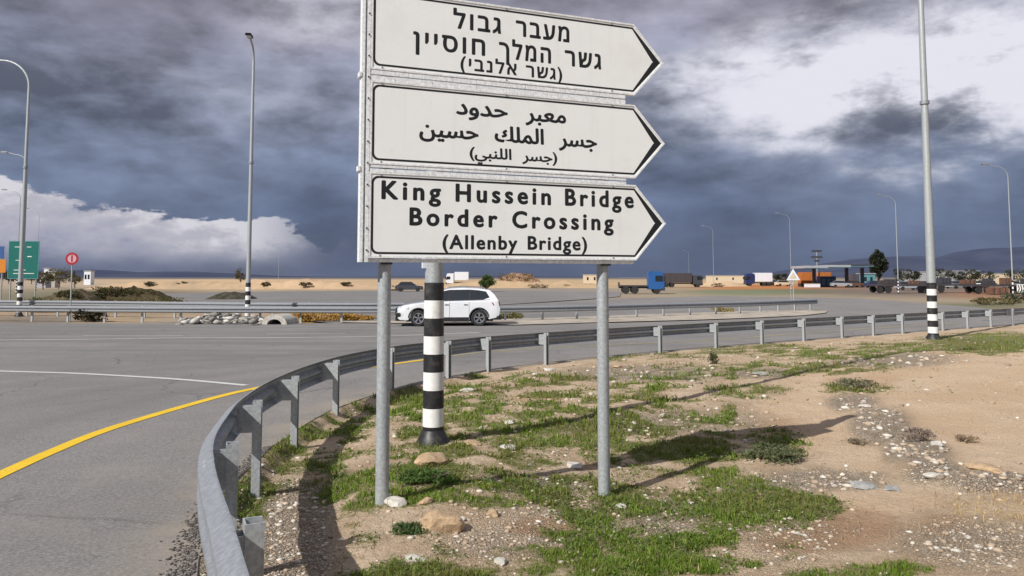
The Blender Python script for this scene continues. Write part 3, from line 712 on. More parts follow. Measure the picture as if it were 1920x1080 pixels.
# ================================================================== GUARD RAILS
WP = [(0.00, .155), (-.012, .150), (-.050, .118), (-.078, .100), (-.080, .058), (-.055, .040), (-.008, .018), (-.008, -.018), (-.055, -.040), (-.080, -.058), (-.078, -.100), (-.050, -.118), (-.012, -.150), (0.00, -.155)]
post_mesh = None
def post_me(h):
    m_ = MB(); t = .007
    m_.bx(-.05, .05, 0, t, -.5, h); m_.bx(-.05, -.05+t, t, .07, -.5, h); m_.bx(.05-t, .05, t, .07, -.5, h)
    m_.bx(-.05, -.03, .0705, .0705+t, -.5, h); m_.bx(.03, .05, .0705, .0705+t, -.5, h)
    return m_.mesh('post', M['galv_post'])
def spacer_me():
    m_ = MB(); m_.bx(-.045, .045, -.10, -.093, .0, .24); m_.bx(-.045, -.038, -.093, -.0015, .0, .24); m_.bx(.038, .045, -.093, -.0015, .0, .24)
    return m_.mesh('spacer_block', M['galv_post'])
def bolt_me():
    m_ = MB(); m_.cyl((0, 0, 0), (0, -.02, 0), .016, n=8); return m_.mesh('bolt', M['galv_post'])
def resample(P, step):
    out = [P[0].copy()]; acc = 0
    for a_, b in zip(P[:-1], P[1:]):
        seg = (b-a_).length; pos_ = 0
        while acc+(seg-pos_) >= step:
            pos_ += step-acc; acc = 0; out.append(a_.lerp(b, pos_/seg))
        acc += seg-pos_
    return out
def guard_rail(label, line, side, top, post_at=None, spacing=2.0, sec=4.0, wp=WP, zf=gz, spacer=True, h0=None, hscale=1.0, detail=True, kr=1):
    """line: points of the post line; side = +1 if the traffic side is to the left of the direction of travel"""
    P = catmull([(p[0], p[1], 0) for p in line], 10); fine = resample(P, .25)
    base = fine[0]; root = thing('guard_rail', label, 'guard rail', (base.x, base.y, zf(base.x, base.y)))
    R0 = Vector(root.location)
    def off_at(y): return .045+.125*min(1, max(0, (y-3.5)/5.0)) if spacer else .0
    per = int(sec/.25); first = True
    for s0 in range(0, len(fine)-1, per):
        idx = list(range(s0, min(s0+per+1, len(fine)))); V = []; Fc = []; k = len(wp)
        for ii, i in enumerate(idx):
            p = fine[i]; t = (fine[min(i+1, len(fine)-1)]-fine[max(i-1, 0)]).normalized(); nn = Vector((-t.y, t.x, 0))*side
            ext = .0
            if ii == len(idx)-1 and i < len(fine)-1: p = p+t*.16
            for th_ in (0, .006):
                for a_, z in wp:
                    q = p+nn*(off_at(p.y)-a_*1.0-th_-(.004 if ii == 0 else 0)); V.append(Vector((q.x, q.y, zf(q.x, q.y)+top-.155*hscale+z*hscale))-R0)
        for ii in range(len(idx)-1):
            o = ii*2*k; o2 = o+2*k
            for j in range(k-1):
                Fc.append((o+j, o+j+1, o2+j+1, o2+j)); Fc.append((o+k+j, o2+k+j, o2+k+j+1, o+k+j+1))
            Fc.append((o, o2, o2+k, o+k)); Fc.append((o+k-1, o+2*k-1, o2+2*k-1, o2+k-1))
        for o in (0, (len(idx)-1)*2*k):
            for j in range(k-1): Fc.append((o+j, o+k+j, o+k+j+1, o+j+1))
        me = bpy.data.meshes.new('rail_beam'); me.from_pydata(V, [], Fc); me.materials.append(M['galv'])
        b = bmesh.new(); b.from_mesh(me); bmesh.ops.recalc_face_normals(b, faces=b.faces); b.to_mesh(me); b.free()
        me.polygons.foreach_set('use_smooth', [True]*len(me.polygons)); me.set_sharp_from_angle(angle=R(30))
        link('rail_beam', me, root)
    if detail:
        jb = MB(); jb.cyl((0, -.008, 0), (0, .008, 0), .015, n=8); jm = jb.mesh('bolt', M['galv_post'])
        for s0 in range(per, len(fine)-1, per):
            for dd_ in (1, -1):
                i = min(max(s0+(0 if dd_ > 0 else 0), 1), len(fine)-2); p = fine[i]; t = (fine[i+1]-fine[i-1]).normalized(); nn = Vector((-t.y, t.x, 0))*side
                for zz, aa in ((.118, -.050), (.040, -.055), (-.040, -.055), (-.118, -.050)):
                    q = p+t*(.05+.07*dd_)+nn*(off_at(p.y)-aa-.006); o = link('bolt', jm, root, Vector((q.x, q.y, zf(q.x, q.y)+top-.155+zz))-R0, math.atan2(nn.y, nn.x)+math.pi/2)
    pm, sm, bm = post_me(top+.01), spacer_me(), bolt_me()
    def put(x, y):
        dd = [(f.x-x)**2+(f.y-y)**2 for f in fine]; i = int(np.argmin(dd)); p = fine[i]
        t = (fine[min(i+1, len(fine)-1)]-fine[max(i-1, 0)]).normalized(); nn = Vector((-t.y, t.x, 0))*side
        rz = math.atan2(nn.y, nn.x)+math.pi/2       # post's -y faces the traffic
        o = link('post', pm, root, Vector((p.x, p.y, zf(p.x, p.y)))-R0, rz)
        if spacer: link('spacer_block', sm, o, (0, 0, top-.155-.12)).scale = (1, off_at(p.y)/.10, 1)
        if detail: link('bolt', bm, o, (0, -off_at(p.y)-.012, top-.155))
    if post_at:
        for x, y in post_at: put(x, y)
        rest = [p for p in resample(P, spacing) if p.y > max(q[1] for q in post_at)+spacing*.6 or p.y < min(q[1] for q in post_at)-spacing*.6]
    else: rest = resample(P, spacing)
    for p in rest: put(p.x, p.y)
    return root
near_posts = [(-.15,1.1),(-1.09,3.12),(-1.88,5.15),(-2.40,7.2),(-2.68,9.4),(-2.70,11.8),(-2.20,14.2),(-1.32,15.9),(-.45,17.3),(.85,18.76),(2.55,20.3),(4.26,21.72),(6.10,23.2),(7.9,24.5),(9.7,25.9),(11.5,27.2),(13.1,28.4),(14.8,29.6)]
line = [(.25, -3.), (.25, -1.), (.12, .4), (-.28, 1.5), (-.86, 2.7), (-1.50, 4.15), (-1.93, 5.3), (-2.24, 6.5), (-2.47, 7.6), (-2.68, 9.4), (-2.72, 11.2), (-2.55, 13.0), (-2.02, 14.8), (-1.25, 16.1), (.10, 18.0), (4.40, 21.95), (12.35, 27.75), (22.6, 34.7), (38.1, 44.9)]
guard_rail('long grey steel guard rail curving round the verge in front of the sign', line, 1, .75, near_posts)

def px_line(L): return [(gp(*p).x, gp(*p).y) for p in L]
mid = [(-48, 41.5), (-36, 40.6), (-26.5, 39.2), (-18, 38.0), (-10, 37.4), (-4, 37.4), (0, 38.2), (4, 40.0), (9, 43.2), (14, 46.2), (18.6, 50.0), (20.3, 51.5)]
guard_rail('far guard rail behind the white car, from the left edge to the traffic island', mid, -1, .74, None, 2.0, detail=False)
back = [(-50, 46.5), (-38, 45.5), (-27, 44.5), (-20, 42.6), (-14, 40.9), (-8, 40.2), (-5.5, 40.4)]
guard_rail('second guard rail just behind the far one at the left under the green sign', back, -1, .84, None, 2.0, detail=False)

# ================================================================== LAMP POSTS
def lamp_post(label, x, y, zb, arm_rz, H_=14.0, k=1.0, arm_len=2.2, rise=1.3, bands=9, band=.214, group='striped street lamp posts', light=False, stump=True, top_black=True, head_col=None):
    root = thing('street_lamp', label, 'street lamp', (x, y, zb), arm_rz, group)
    r0, r1 = .125*k, .062*k
    def rr(z): return r0+(r1-r0)*z/H_
    zt = bands*band
    for i in range(bands):
        m_ = MB(); z0, z1 = i*band, (i+1)*band
        m_.cyl((0, 0, z0+(.0 if i else -.4)), (0, 0, z1), rr(z0)*1.04, rr(z1)*1.04, 20, caps=(i == bands-1))
        m_.build('painted_band', M['black_paint'] if i % 2 == 0 else M['white_paint'], root, smooth=True)
    path = [(0, 0, zt), (0, 0, H_*.45), (0, 0, H_-rise*1.0)]; n_ = 9
    for j in range(1, n_+1):
        q = j/n_*math.pi/2
        path.append((-arm_len*(1-math.cos(q))*.62, 0, H_-rise+rise*math.sin(q)*.85))
    path.append((-arm_len, 0, H_+.02))
    rad = [rr(p[2])*.98 if i < 3 else rr(H_)*(.98-.35*(i-2)/len(path)) for i, p in enumerate(path)]
    m_ = MB(); m_.tube(path, rad, 16); m_.build('pole', M['pole'], root, smooth=True)
    if k >= 1: 
        m_ = MB(); m_.cyl((0, 0, H_*.56), (0, 0, H_*.56+.12), rr(H_*.56)*1.35, n=16); m_.build('collar', M['galv'], root, smooth=True)
    m_ = MB(); m_.prism([(-arm_len-.62, .02), (-arm_len-.5, -.06), (-arm_len+.05, -.07), (-arm_len+.12, .0), (-arm_len+.0, .08), (-arm_len-.4, .10)], 'y', -.14, .14)
    for i, v in enumerate(m_.v): m_.v[i] = (v[0], v[1], v[2]+H_+.02)
    m_.build('lamp_head', M[head_col or 'galv'], root, smooth=True, bevel=.03)
    m_ = MB(); m_.bx(-arm_len-.5, -arm_len-.1, -.11, .11, H_-.058, H_-.046); m_.build('lamp_glass', M['lamp_glass'], root)
    if stump:
        m_ = MB(); m_.lathe([(0.02, -.12), (.215*k, -.12), (.205*k, .03), (.165*k, .10), (.134*k, .17), (.02, .17)], 20, axis='z'); m_.build('base_flare', M['black_paint'], root, smooth=True)
        m_ = MB()
        m_.bx(-.03, .03, -r0*1.06-.006, -r0*.9, .80, 1.12) ; m_.build('service_door', M['white_paint'], root) if False else None
    return root
p = gp(812, 828)
near = lamp_post('striped lamp post standing behind the direction sign between its two posts', p.x, p.y, float(zverge(p.x, p.y))-.02, R(200), k=.98)
m_ = MB(); m_.bx(.105, .150, -.03, .03, 2.10, 2.34); m_.build('junction_box', M['white_truck'], near)
p = at(1744, 26.4)
lamp_post('tall striped lamp post on the grassy verge at the right', p.x, p.y, float(zverge(p.x, p.y)), R(0), H_=14.5, k=1.28)
p = at(467, 38.4)
lamp_post('striped lamp post with a dark round lamp head, behind the far guard rail', p.x, p.y, p.z-.03, R(97), H_=14.1, k=1.02, arm_len=.9, rise=1.0, head_col='dark_steel')
p = at(41, 43.9)
lamp_post('striped lamp post with a curved arm in front of the green sign', p.x, p.y, p.z-.03, R(-4), H_=15.1, k=1.1, arm_len=2.9, rise=1.9)
for (px_, D, lab, h_) in [(45, 72, 'thin lamp post just behind the striped one at the left edge', 14), (34, 103, 'farther thin lamp post at the left edge with its arm over the green sign', 14), (71, 131, 'faint thin lamp post right of the green sign', 14),
    (1896, 77, 'lamp post near the right edge with its arm reaching left', 13.6), (1682, 104, 'second lamp post of the far row, right of the dark tree', 13.4), (1482, 136, 'third lamp post of the far row, by the warning triangle', 13.6), (1337, 172, 'fourth lamp post of the far row, above the dark trailer truck', 13.8), (1291, 330, 'faintest lamp post of the far row, highest above the blue truck', 13.8), (523, 262, 'small distant lamp post standing on the sand embankment', 13.4)]:
    p = at(px_, D)
    lamp_post(lab, p.x, p.y, p.z-.05, 0, H_=h_, k=.62 if D < 110 else .45, arm_len=2.0, group='distant street lamps', stump=False, bands=9 if D < 110 else 5)

# ================================================================== OTHER SIGNS
p = at(45, 61)
s_ = thing('road_sign', 'large green direction sign on two posts behind the left lamp post', 'road sign', p, R(4))
m_ = MB(); m_.bx(-1.12, 1.12, -.02, .02, 2.10, 5.0); m_.build('panel', M['green_sign'], s_, bevel=.01)
m_ = MB()
for b in ((-1.14, 1.14, -.024, .024, 5.0, 5.05), (-1.14, 1.14, -.024, .024, 2.05, 2.10), (-1.17, -1.12, -.024, .024, 2.05, 5.05), (1.12, 1.17, -.024, .024, 2.05, 5.05)): m_.bx(*b)
m_.build('border', M['teal'], s_)
for x0_ in [0]:
  for x0, x1, z0, z1 in ((.28, .62, 3.78, 3.85), (.22, .55, 4.55, 4.60), (-.7, -.3, 4.55, 4.60), (-.75, .85, 2.45, 2.50), (-.7, .2, 2.72, 2.77), (-.6, -.1, 3.5, 3.54)):
    m_ = MB(); m_.bx(x0, x1, -.026, -.0215, z0, z1); m_.build('text_bar', M['white_paint'], s_)
for x in (-.95, .95):
    m_ = MB(); m_.cyl((x, .07, -.3), (x, .07, 4.9), .05, n=10); m_.build('post', M['pole'], s_, smooth=True)
p = at(-2, 64)
s_ = thing('road_sign', 'orange road sign at the very left edge with a blue plate above it', 'road sign', p, R(4))
m_ = MB(); m_.bx(-1.0, .62, -.02, .02, 2.55, 3.65); m_.build('panel', M['orange_sign'], s_, bevel=.01)
m_ = MB(); m_.bx(-1.0, .42, -.02, .02, 3.75, 4.75); m_.build('blue_plate', M['blue_sign'], s_, bevel=.01)
for x in (-.8, .3):
    m_ = MB(); m_.cyl((x, .07, -.3), (x, .07, 4.6), .05, n=10); m_.build('post', M['pole'], s_, smooth=True)
p = at(136, 39.6)
s_ = thing('prohibition_sign', 'round red-rimmed prohibition sign on a thin pole at the left', 'road sign', p, R(8))
m_ = MB(); m_.cyl((0, -.03, 3.12), (0, -.015, 3.12), .32, n=28); m_.build('disc', M['red_sign'], s_)
m_ = MB(); m_.cyl((0, -.036, 3.12), (0, -.031, 3.12), .21, n=28); m_.build('disc_centre', M['pink'], s_)
m_ = MB(); m_.bx(-.04, .04, -.042, -.037, 2.96, 3.30); m_.build('figure', M['red_sign'], s_)
m_ = MB(); m_.cyl((0, .02, -.3), (0, .02, 3.4), .035, n=12); m_.build('pole', M['galv_post'], s_, smooth=True)
p = at(1486, 60)
s_ = thing('warning_sign', 'pale triangular warning sign on a pole beyond the traffic island', 'road sign', p, R(-6))
m_ = MB(); m_.prism([(-.52, 1.95), (.52, 1.95), (0, 2.85)], 'y', -.02, 0); m_.build('triangle', M['white_truck'], s_)
m_ = MB(); m_.prism([(-.30, 2.06), (.30, 2.06), (0, 2.60)], 'y', -.03, -.021); m_.build('triangle_field', M['beige_wall'], s_)
m_ = MB(); m_.cyl((0, .03, -.2), (0, .03, 2.8), .035, n=10); m_.build('pole', M['galv_post'], s_, smooth=True)
m_ = MB(); m_.cyl((-.2, .03, -.2), (-.2, .03, 2.0), .025, n=10); m_.build('pole', M['galv_post'], s_, smooth=True)

# ================================================================== THE WHITE CAR (front towards -x)
def build_wheel(parent, x, y, side, r=.355, w_=.225, mats=('rubber', 'alloy')):
    wv = bpy.data.objects.new('wheel', None); col.objects.link(wv); wv.parent = parent; wv.location = (x, y, r)
    m_ = MB(); hw = w_/2; ri = r*.66
    m_.lathe([(ri, -hw), (r*.93, -hw), (r, -hw*.7), (r, hw*.7), (r*.93, hw), (ri, hw)], 32); m_.build('tyre', M[mats[0]], wv, smooth=True)
    m_ = MB(); f = side*hw
    m_.lathe([(ri*1.0, f*.96), (ri*.88, f*.90), (ri*.86, -f*.5), (ri*.99, -f*.5)], 32)
    for k in range(5):
        a_ = 2*math.pi*k/5+.3
        for da in (-.13, .13):
            c_, s__ = math.cos(a_+da), math.sin(a_+da)
            m_.box((c_*ri*.5, f*.80, s__*ri*.5), (ri*.86, .03, ri*.12), Matrix.Rotation(-(a_+da*1.2), 3, 'Y'))
    m_.lathe([(.005, f*.9), (ri*.22, f*.88), (ri*.24, f*.6), (.005, f*.6)], 16)
    m_.build('rim', M[mats[1]], wv, smooth=True)
    m_ = MB(); m_.cyl((0, f*.15, 0), (0, f*.25, 0), ri*.8, n=24); m_.build('brake_disc', M['dark_steel'], wv)
def suv(label, loc, rz, paint='car_white'):
    root = thing('parked_car' if False else 'car', label, 'car', loc, rz)
    r = .355; xf, xr = -1.36, 1.31
    def arch(xc, R_=.42, n=12): return [(xc+R_*math.cos(q), r+.01+R_*math.sin(q)) for q in [math.pi*(1-k/n) for k in range(n+1)]]
    bot = .26
    def ar(xc):
        pts = [q for q in arch(xc) if q[1] > bot]; return [(xc-.41, bot)]+pts+[(xc+.41, bot)]
    poly = [(-2.30, .34), (-2.20, .27), (-1.86, bot)]+ar(xf)[1:-1]+[(xf+.42, bot), (xr-.42, bot)]+ar(xr)[1:-1]+[(xr+.47, .28), (2.18, .34), (2.27, .52), (2.30, .74), (2.24, .95), (2.20, 1.10),
           (2.10, 1.13), (.3, 1.06), (-.95, 1.02), (-1.20, 1.01), (-1.7, .94), (-2.05, .86), (-2.22, .76), (-2.30, .62), (-2.33, .48)]
    # body made of five layers so the flanks bulge and the nose and tail round off in plan
    lay = [(-.90, .93, .0), (-.865, .985, .012), (-.60, 1.0, .03), (.60, 1.0, .03), (.865, .985, .012), (.90, .93, .0)]
    m_ = MB(); k = len(poly); vs = []
    for y, sx, up_ in lay:
        for x, z in poly:
            xx = x
            e = max(0, abs(x)-1.55)/.78
            xx = x*(1-(1-sx)*e*1.25)
            if abs(y) > .87:                                   # shoulder and sill tuck in
                pass
            vs.append((xx, y, z+(up_*(1 if z > .8 else 0))))
    fs = []
    for j in range(len(lay)-1):
        for i in range(k): fs.append((j*k+i, j*k+(i+1)%k, (j+1)*k+(i+1)%k, (j+1)*k+i))
    fs += [tuple(range(k))[::-1], tuple((len(lay)-1)*k+i for i in range(k))]
    m_.add(vs, fs); m_.build('body', M[paint], root, smooth=True, bevel=.022, seg=2, angle=50)
    # cabin
    b0 = [(-1.02, 1.00), (2.16, 1.10)]; prof = [(-1.02, 1.01), (-.30, 1.56), (.0, 1.635), (.6, 1.665), (1.3, 1.64), (1.78, 1.58), (2.02, 1.36), (2.18, 1.10)]
    m_ = MB(); k = len(prof); vs = []
    def hy(z): return .845-(z-1.02)*.33
    for s__ in (-1, 1): vs += [(x, s__*hy(z), z) for x, z in prof]
    vs += [(x, 0, z+(.03 if z > 1.5 else 0)) for x, z in prof]
    fs = [tuple(range(k))[::-1], tuple(range(k, 2*k))]
    for i in range(k-1): fs += [(i, i+1, 2*k+i+1, 2*k+i), (2*k+i, 2*k+i+1, k+i+1, k+i)]
    m_.add(vs, fs); m_.build('cabin', M[paint], root, smooth=True, bevel=.03, seg=2, angle=50)
    # side windows stand 3 mm proud of the cabin flank, three a side
    for s__ in (-1, 1):
        for q in ([(-.74, 1.10), (-.20, 1.10), (-.10, 1.12), (-.03, 1.555), (-.22, 1.52)], [(.03, 1.12), (.82, 1.14), (.86, 1.585), (.05, 1.575)], [(.93, 1.15), (1.42, 1.17), (1.74, 1.26), (1.60, 1.49), (1.25, 1.555), (.96, 1.583)]):
            m_ = MB(); kk = len(q)
            m_.add([(x, s__*(hy(z)+.004), z) for x, z in q]+[(x, s__*(hy(z)-.03), z) for x, z in q], [tuple(range(kk))]+[(j, (j+1)%kk, kk+(j+1)%kk, kk+j) for j in range(kk)])
            m_.build('window', M['glass'], root)
        q = [(-.80, 1.09), (1.50, 1.155), (1.79, 1.25), (1.63, 1.515), (1.27, 1.575), (.9, 1.60), (.0, 1.59), (-.24, 1.54)]; kk = len(q); m_ = MB()
        m_.add([(x, s__*(hy(z)+.001), z) for x, z in q]+[(x, s__*(hy(z)-.03), z) for x, z in q], [tuple(range(kk))]+[(j, (j+1)%kk, kk+(j+1)%kk, kk+j) for j in range(kk)]); m_.build('pillar_trim', M['black_plastic'], root)
        m_ = MB(); m_.add([(x, s__*(hy(z)+.008), z) for x, z in [(-.80, 1.075), (1.78, 1.135), (1.80, 1.16), (-.76, 1.10)]], [(0, 1, 2, 3)]); m_.build('window_trim', M['chrome'], root)
    def quad(nm, mt, pts):
        m_ = MB(); c_ = Vector((0, 0, 0)); P_ = [Vector(p_) for p_ in pts]; nn = (P_[1]-P_[0]).cross(P_[2]-P_[0]).normalized()*.006
        if nn.z < 0: nn = -nn
        m_.add([p_+nn for p_ in P_], [tuple(range(len(P_)))]); m_.build(nm, mt, root)
    quad('windscreen', M['glass'], [(-.96, -.75, 1.06), (-.96, .75, 1.06), (-.33, .60, 1.54), (-.33, -.60, 1.54)])
    quad('rear_window', M['glass'], [(2.14, -.72, 1.16), (2.14, .72, 1.16), (1.84, .60, 1.52), (1.84, -.60, 1.52)])
    for s__ in (-1, 1):
        # arch trims, sills, doors, handles, mirrors, lamps, roof rails
        for xc in (xf, xr):
            m_ = MB(); A = arch(xc, .455, 14); B = arch(xc, .405, 14); kk = len(A)
            m_.add([(x, s__*.907, z) for x, z in A]+[(x, s__*.907, z) for x, z in B]+[(x, s__*.88, z) for x, z in A]+[(x, s__*.75, z) for x, z in B],
                [f for j in range(kk-1) for f in ((j, j+1, kk+j+1, kk+j), (j, 2*kk+j, 2*kk+j+1, j+1), (kk+j, kk+j+1, 3*kk+j+1, 3*kk+j))]); m_.build('wheel_arch_trim', M['black_plastic'], root, smooth=True)
        m_ = MB(); m_.bx(xf+.44, xr-.44, s__*.86-.045, s__*.86+.045, .20, .40); m_.build('sill', M['black_plastic'], root, bevel=.01)
        for xs_ in (-.66, .0, .86):
            m_ = MB(); m_.bx(xs_-.005, xs_+.005, s__*.903-.002, s__*.903+.002, .38, 1.05); m_.build('door_gap', M['black_plastic'], root)
        for xh in (-.12, .72):
            m_ = MB(); m_.bx(xh-.10, xh+.08, s__*.915-.014, s__*.915+.014, .93, .96); m_.build('door_handle', M['chrome'], root, bevel=.006)
        m_ = MB(); m_.box((-.66, s__*.98, 1.13), (.13, .20, .14)); m_.build('mirror', M[paint], root, bevel=.035, smooth=True)
        m_ = MB(); m_.add([(-2.30, s__*.58, .68), (-2.22, s__*.86, .69), (-1.80, s__*.915, .76), (-1.78, s__*.915, .85), (-2.16, s__*.86, .835), (-2.27, s__*.58, .80)], [(0, 1, 2, 3, 4, 5)])
        m_.add([(x+.09, y_*.93, z) for x, y_, z in m_.v[:6]], [(0, 1, 2, 3, 4, 5)]); m_.add(m_.v[:6]+m_.v[6:12], [(j, (j+1)%6, 6+(j+1)%6, 6+j) for j in range(6)]); m_.build('headlight', M['lamp_glass'], root)
        m_ = MB(); m_.add([(1.86, s__*.908, 1.02), (1.95, s__*.908, .90), (2.24, s__*.86, .88), (2.22, s__*.84, 1.05), (2.10, s__*.87, 1.08)], [(0, 1, 2, 3, 4)])
        m_.add([(2.262, s__*.86, .86), (2.272, s__*.60, .86), (2.24, s__*.60, 1.06), (2.225, s__*.83, 1.06)], [(0, 1, 2, 3)]); m_.build('tail_light', M['red_lens'], root)
        m_ = MB(); m_.tube([(-.1, s__*.60, 1.64), (0, s__*.60, 1.70), (.6, s__*.60, 1.73), (1.4, s__*.60, 1.705), (1.55, s__*.60, 1.65)], .018, 8); m_.build('roof_rail', M['chrome'], root, smooth=True)
        for xc in (xf, xr): build_wheel(root, xc, s__*.79, s__)
        m_ = MB(); m_.bx(-2.34, -2.0, s__*.80-.10, s__*.80+.085, .42, .57); m_.build('fog_lamp_recess', M['black_plastic'], root, bevel=.01)
        m_ = MB(); m_.bx(-2.33, -1.95, s__*.84-.055, s__*.84+.035, .58, .61); m_.build('chrome_blade', M['chrome'], root)
    m_ = MB(); m_.bx(-2.37, -2.2, -.60, .60, .46, .78); m_.build('grille', M['black_plastic'], root, bevel=.02)
    for z in (.58, .70):
        m_ = MB(); m_.bx(-2.385, -2.30, -.56, .56, z-.012, z+.012); m_.build('grille_bar', M['chrome'], root)
    m_ = MB(); m_.bx(-2.36, -1.95, -.86, .86, .24, .42); m_.build('front_bumper', M['black_plastic'], root, bevel=.03)
    m_ = MB(); m_.bx(1.85, 2.33, -.89, .89, .27, .46); m_.build('rear_bumper', M['black_plastic'], root, bevel=.03)
    m_ = MB(); m_.bx(-1.9, 1.95, -.70, .70, .20, .30); m_.build('underbody', M['black_plastic'], root)
    return root
cc = at(838, 34.0)
suv('white sport utility car driving left, seen between the sign posts', (cc.x+.02, 34.9, gz(0, 34)+.012), R(7))

# ================================================================== TRUCKS, CARS AND BUILDINGS IN THE DISTANCE
def wheels(root, xs, w_, r=.5, n=16):
    for x in xs:
        for s__ in (-1, 1):
            m_ = MB(); m_.lathe([(.02, -.14), (r*.95, -.14), (r, -.08), (r, .08), (r*.95, .14), (.02, .14)], n, (x, s__*w_, r)); m_.build('wheel', M['rubber'], root, smooth=True)
def lorry(label, px_, D, rz, cab, body=None, L=6.0, hb=(1.1, 3.2), cab_h=3.0, bodyh_mat=None, flat_bed=False, cat='lorry'):
    p = at(px_, D); root = thing('lorry', label, cat, p, R(rz))
    # cab at +x end
    m_ = MB(); m_.prism([(L/2-2.1, .55), (L/2, .55), (L/2+.02, 1.5), (L/2-.12, 2.5), (L/2-.35, cab_h), (L/2-2.1, cab_h)], 'y', -1.2, 1.2); m_.build('cab', M[cab], root, bevel=.06)
    for s__ in (-1, 1):
        m_ = MB(); m_.prism([(L/2-1.2, 1.6), (L/2-.15, 1.6), (L/2-.24, 2.4), (L/2-1.2, 2.4)], 'y', s__*1.2, s__*1.206); m_.build('side_window', M['glass'], root)
        m_ = MB(); m_.bx(L/2-.1, L/2+.1, s__*1.36-.1, s__*1.36+.1, 1.7, 2.3); m_.build('mirror', M['black_plastic'], root)
    m_ = MB(); m_.add([(L/2+.03, -1.1, 1.55), (L/2+.03, 1.1, 1.55), (L/2-.11, 1.1, 2.5), (L/2-.11, -1.1, 2.5)], [(0, 1, 2, 3)]); m_.build('windscreen', M['glass'], root)
    m_ = MB(); m_.bx(L/2-.3, L/2+.08, -1.2, 1.2, .4, .85); m_.build('bumper', M['dark_grey'], root, bevel=.03)
    m_ = MB(); m_.bx(-L/2, L/2-.2, -.5, .5, .7, .95); m_.build('chassis', M['dark_steel'], root)
    if body:
        m_ = MB(); m_.bx(-L/2, L/2-2.3, -1.22, 1.22, hb[0], hb[1]); m_.build('cargo_box', M[body], root, bevel=.04)
        x = -L/2+.6
        while x < L/2-2.6:
            for s__ in (-1, 1):
                m_ = MB(); m_.bx(x-.03, x+.03, s__*1.225-.02, s__*1.225+.02, hb[0]+.05, hb[1]-.05); m_.build('box_rib', M[body], root)
            x += 1.1
    if flat_bed:
        m_ = MB(); m_.bx(-L/2, L/2-2.3, -1.2, 1.2, .96, 1.12); m_.bx(-L/2, -L/2+.1, -1.2, 1.2, 1.12, 1.5); m_.build('flat_bed', M['dark_truck'], root)
    wheels(root, (L/2-1.0, -L/2+.9, -L/2+2.1), 1.05)
    return root
lorry('blue lorry with a low empty flat bed, right of the right sign post', 1201, 104, -4, 'blue_truck', None, 6.0, flat_bed=True, cab_h=2.95)
lorry('lorry with a long dark brown covered load, right of the blue lorry', 1277, 172, 0, 'dark_grey', 'dark_truck', 8.8, (1.0, 3.1), 2.6)
lorry('white lorry with a navy cab side, left of the warning triangle', 1420, 195, 178, 'navy', 'white_truck', 6.6, (1.1, 3.3), 3.1)
lorry('small white box lorry behind the white car roof', 858, 205, 180, 'white_truck', 'white_truck', 6.0, (1.4, 3.6), 3.2)
def far_car(label, px_, D, rz, paint):
    p = at(px_, D); root = thing('car', label, 'car', p, R(rz))
    m_ = MB(); m_.prism([(-2.1, .3), (2.1, .3), (2.15, .6), (2.05, .82), (1.1, .92), (-1.9, .98), (-2.1, .9)], 'y', -.85, .85); m_.build('body', M[paint], root, bevel=.05)
    m_ = MB(); m_.add([(x, s__*y_, z) for s__ in (-1, 1) for x, y_, z in ((-1.8, .8, .95), (1.15, .8, .90), (.4, .62, 1.42), (-1.3, .62, 1.45))], [(0, 1, 2, 3), (7, 6, 5, 4), (1, 5, 6, 2), (0, 3, 7, 4), (2, 6, 7, 3)]); m_.build('cabin', M['glass'], root)
    m_ = MB(); m_.bx(-1.25, .36, -.6, .6, 1.43, 1.49); m_.build('roof', M[paint], root, bevel=.02)
    wheels(root, (-1.3, 1.3), .78, .32, 12); return root
for px_, D, rz, pt, lab in [(768, 118, 6, 'dark_grey', 'dark parked car on the truck park just right of the left sign post'), (1716, 150, 10, 'car_white', 'white parked car left of the right striped lamp post'), (1700, 132, 0, 'silver_car', 'silver parked car left of the white one by the right lamp post'),
    (1790, 150, 25, 'silver_car', 'silver car standing just right of the right striped lamp post'), (1826, 160, -20, 'car_white', 'white car among the vehicles near the right edge'), (1662, 170, 0, 'silver_car', 'pale car beneath the tall dark tree'), (1775, 165, 5, 'dark_grey', 'charcoal car behind the silver one, right of the lamp post')]:
    far_car(lab, px_, D, rz, M and pt)
for px_, D, rz, pt, lab in [(1750, 185, 0, 'car_white', 'small white car far behind the trailers, right of the right lamp post'), (1762, 175, 80, 'silver_car', 'small silver car seen end on behind the trailers'), (1846, 180, 0, 'dark_grey', 'dark car behind the trailers towards the right edge'), (1683, 190, 70, 'car_white', 'white car seen end on right of the dark tree'),
    (1640, 160, 0, 'navy', 'dark blue car at the foot of the dark tree'), (1898, 150, 0, 'silver_car', 'pale car at the far right edge'), (1600, 168, 15, 'rust', 'dull brown car at the right end of the fuel station'), (1575, 166, -10, 'silver_car', 'silver car under the fuel station canopy'), (1468, 190, 5, 'beige_wall', 'cream car left of the warning triangle'), (1452, 200, 60, 'dark_grey', 'dark car between the white lorry and the cream car')]:
    far_car(lab, px_, D, rz, pt)
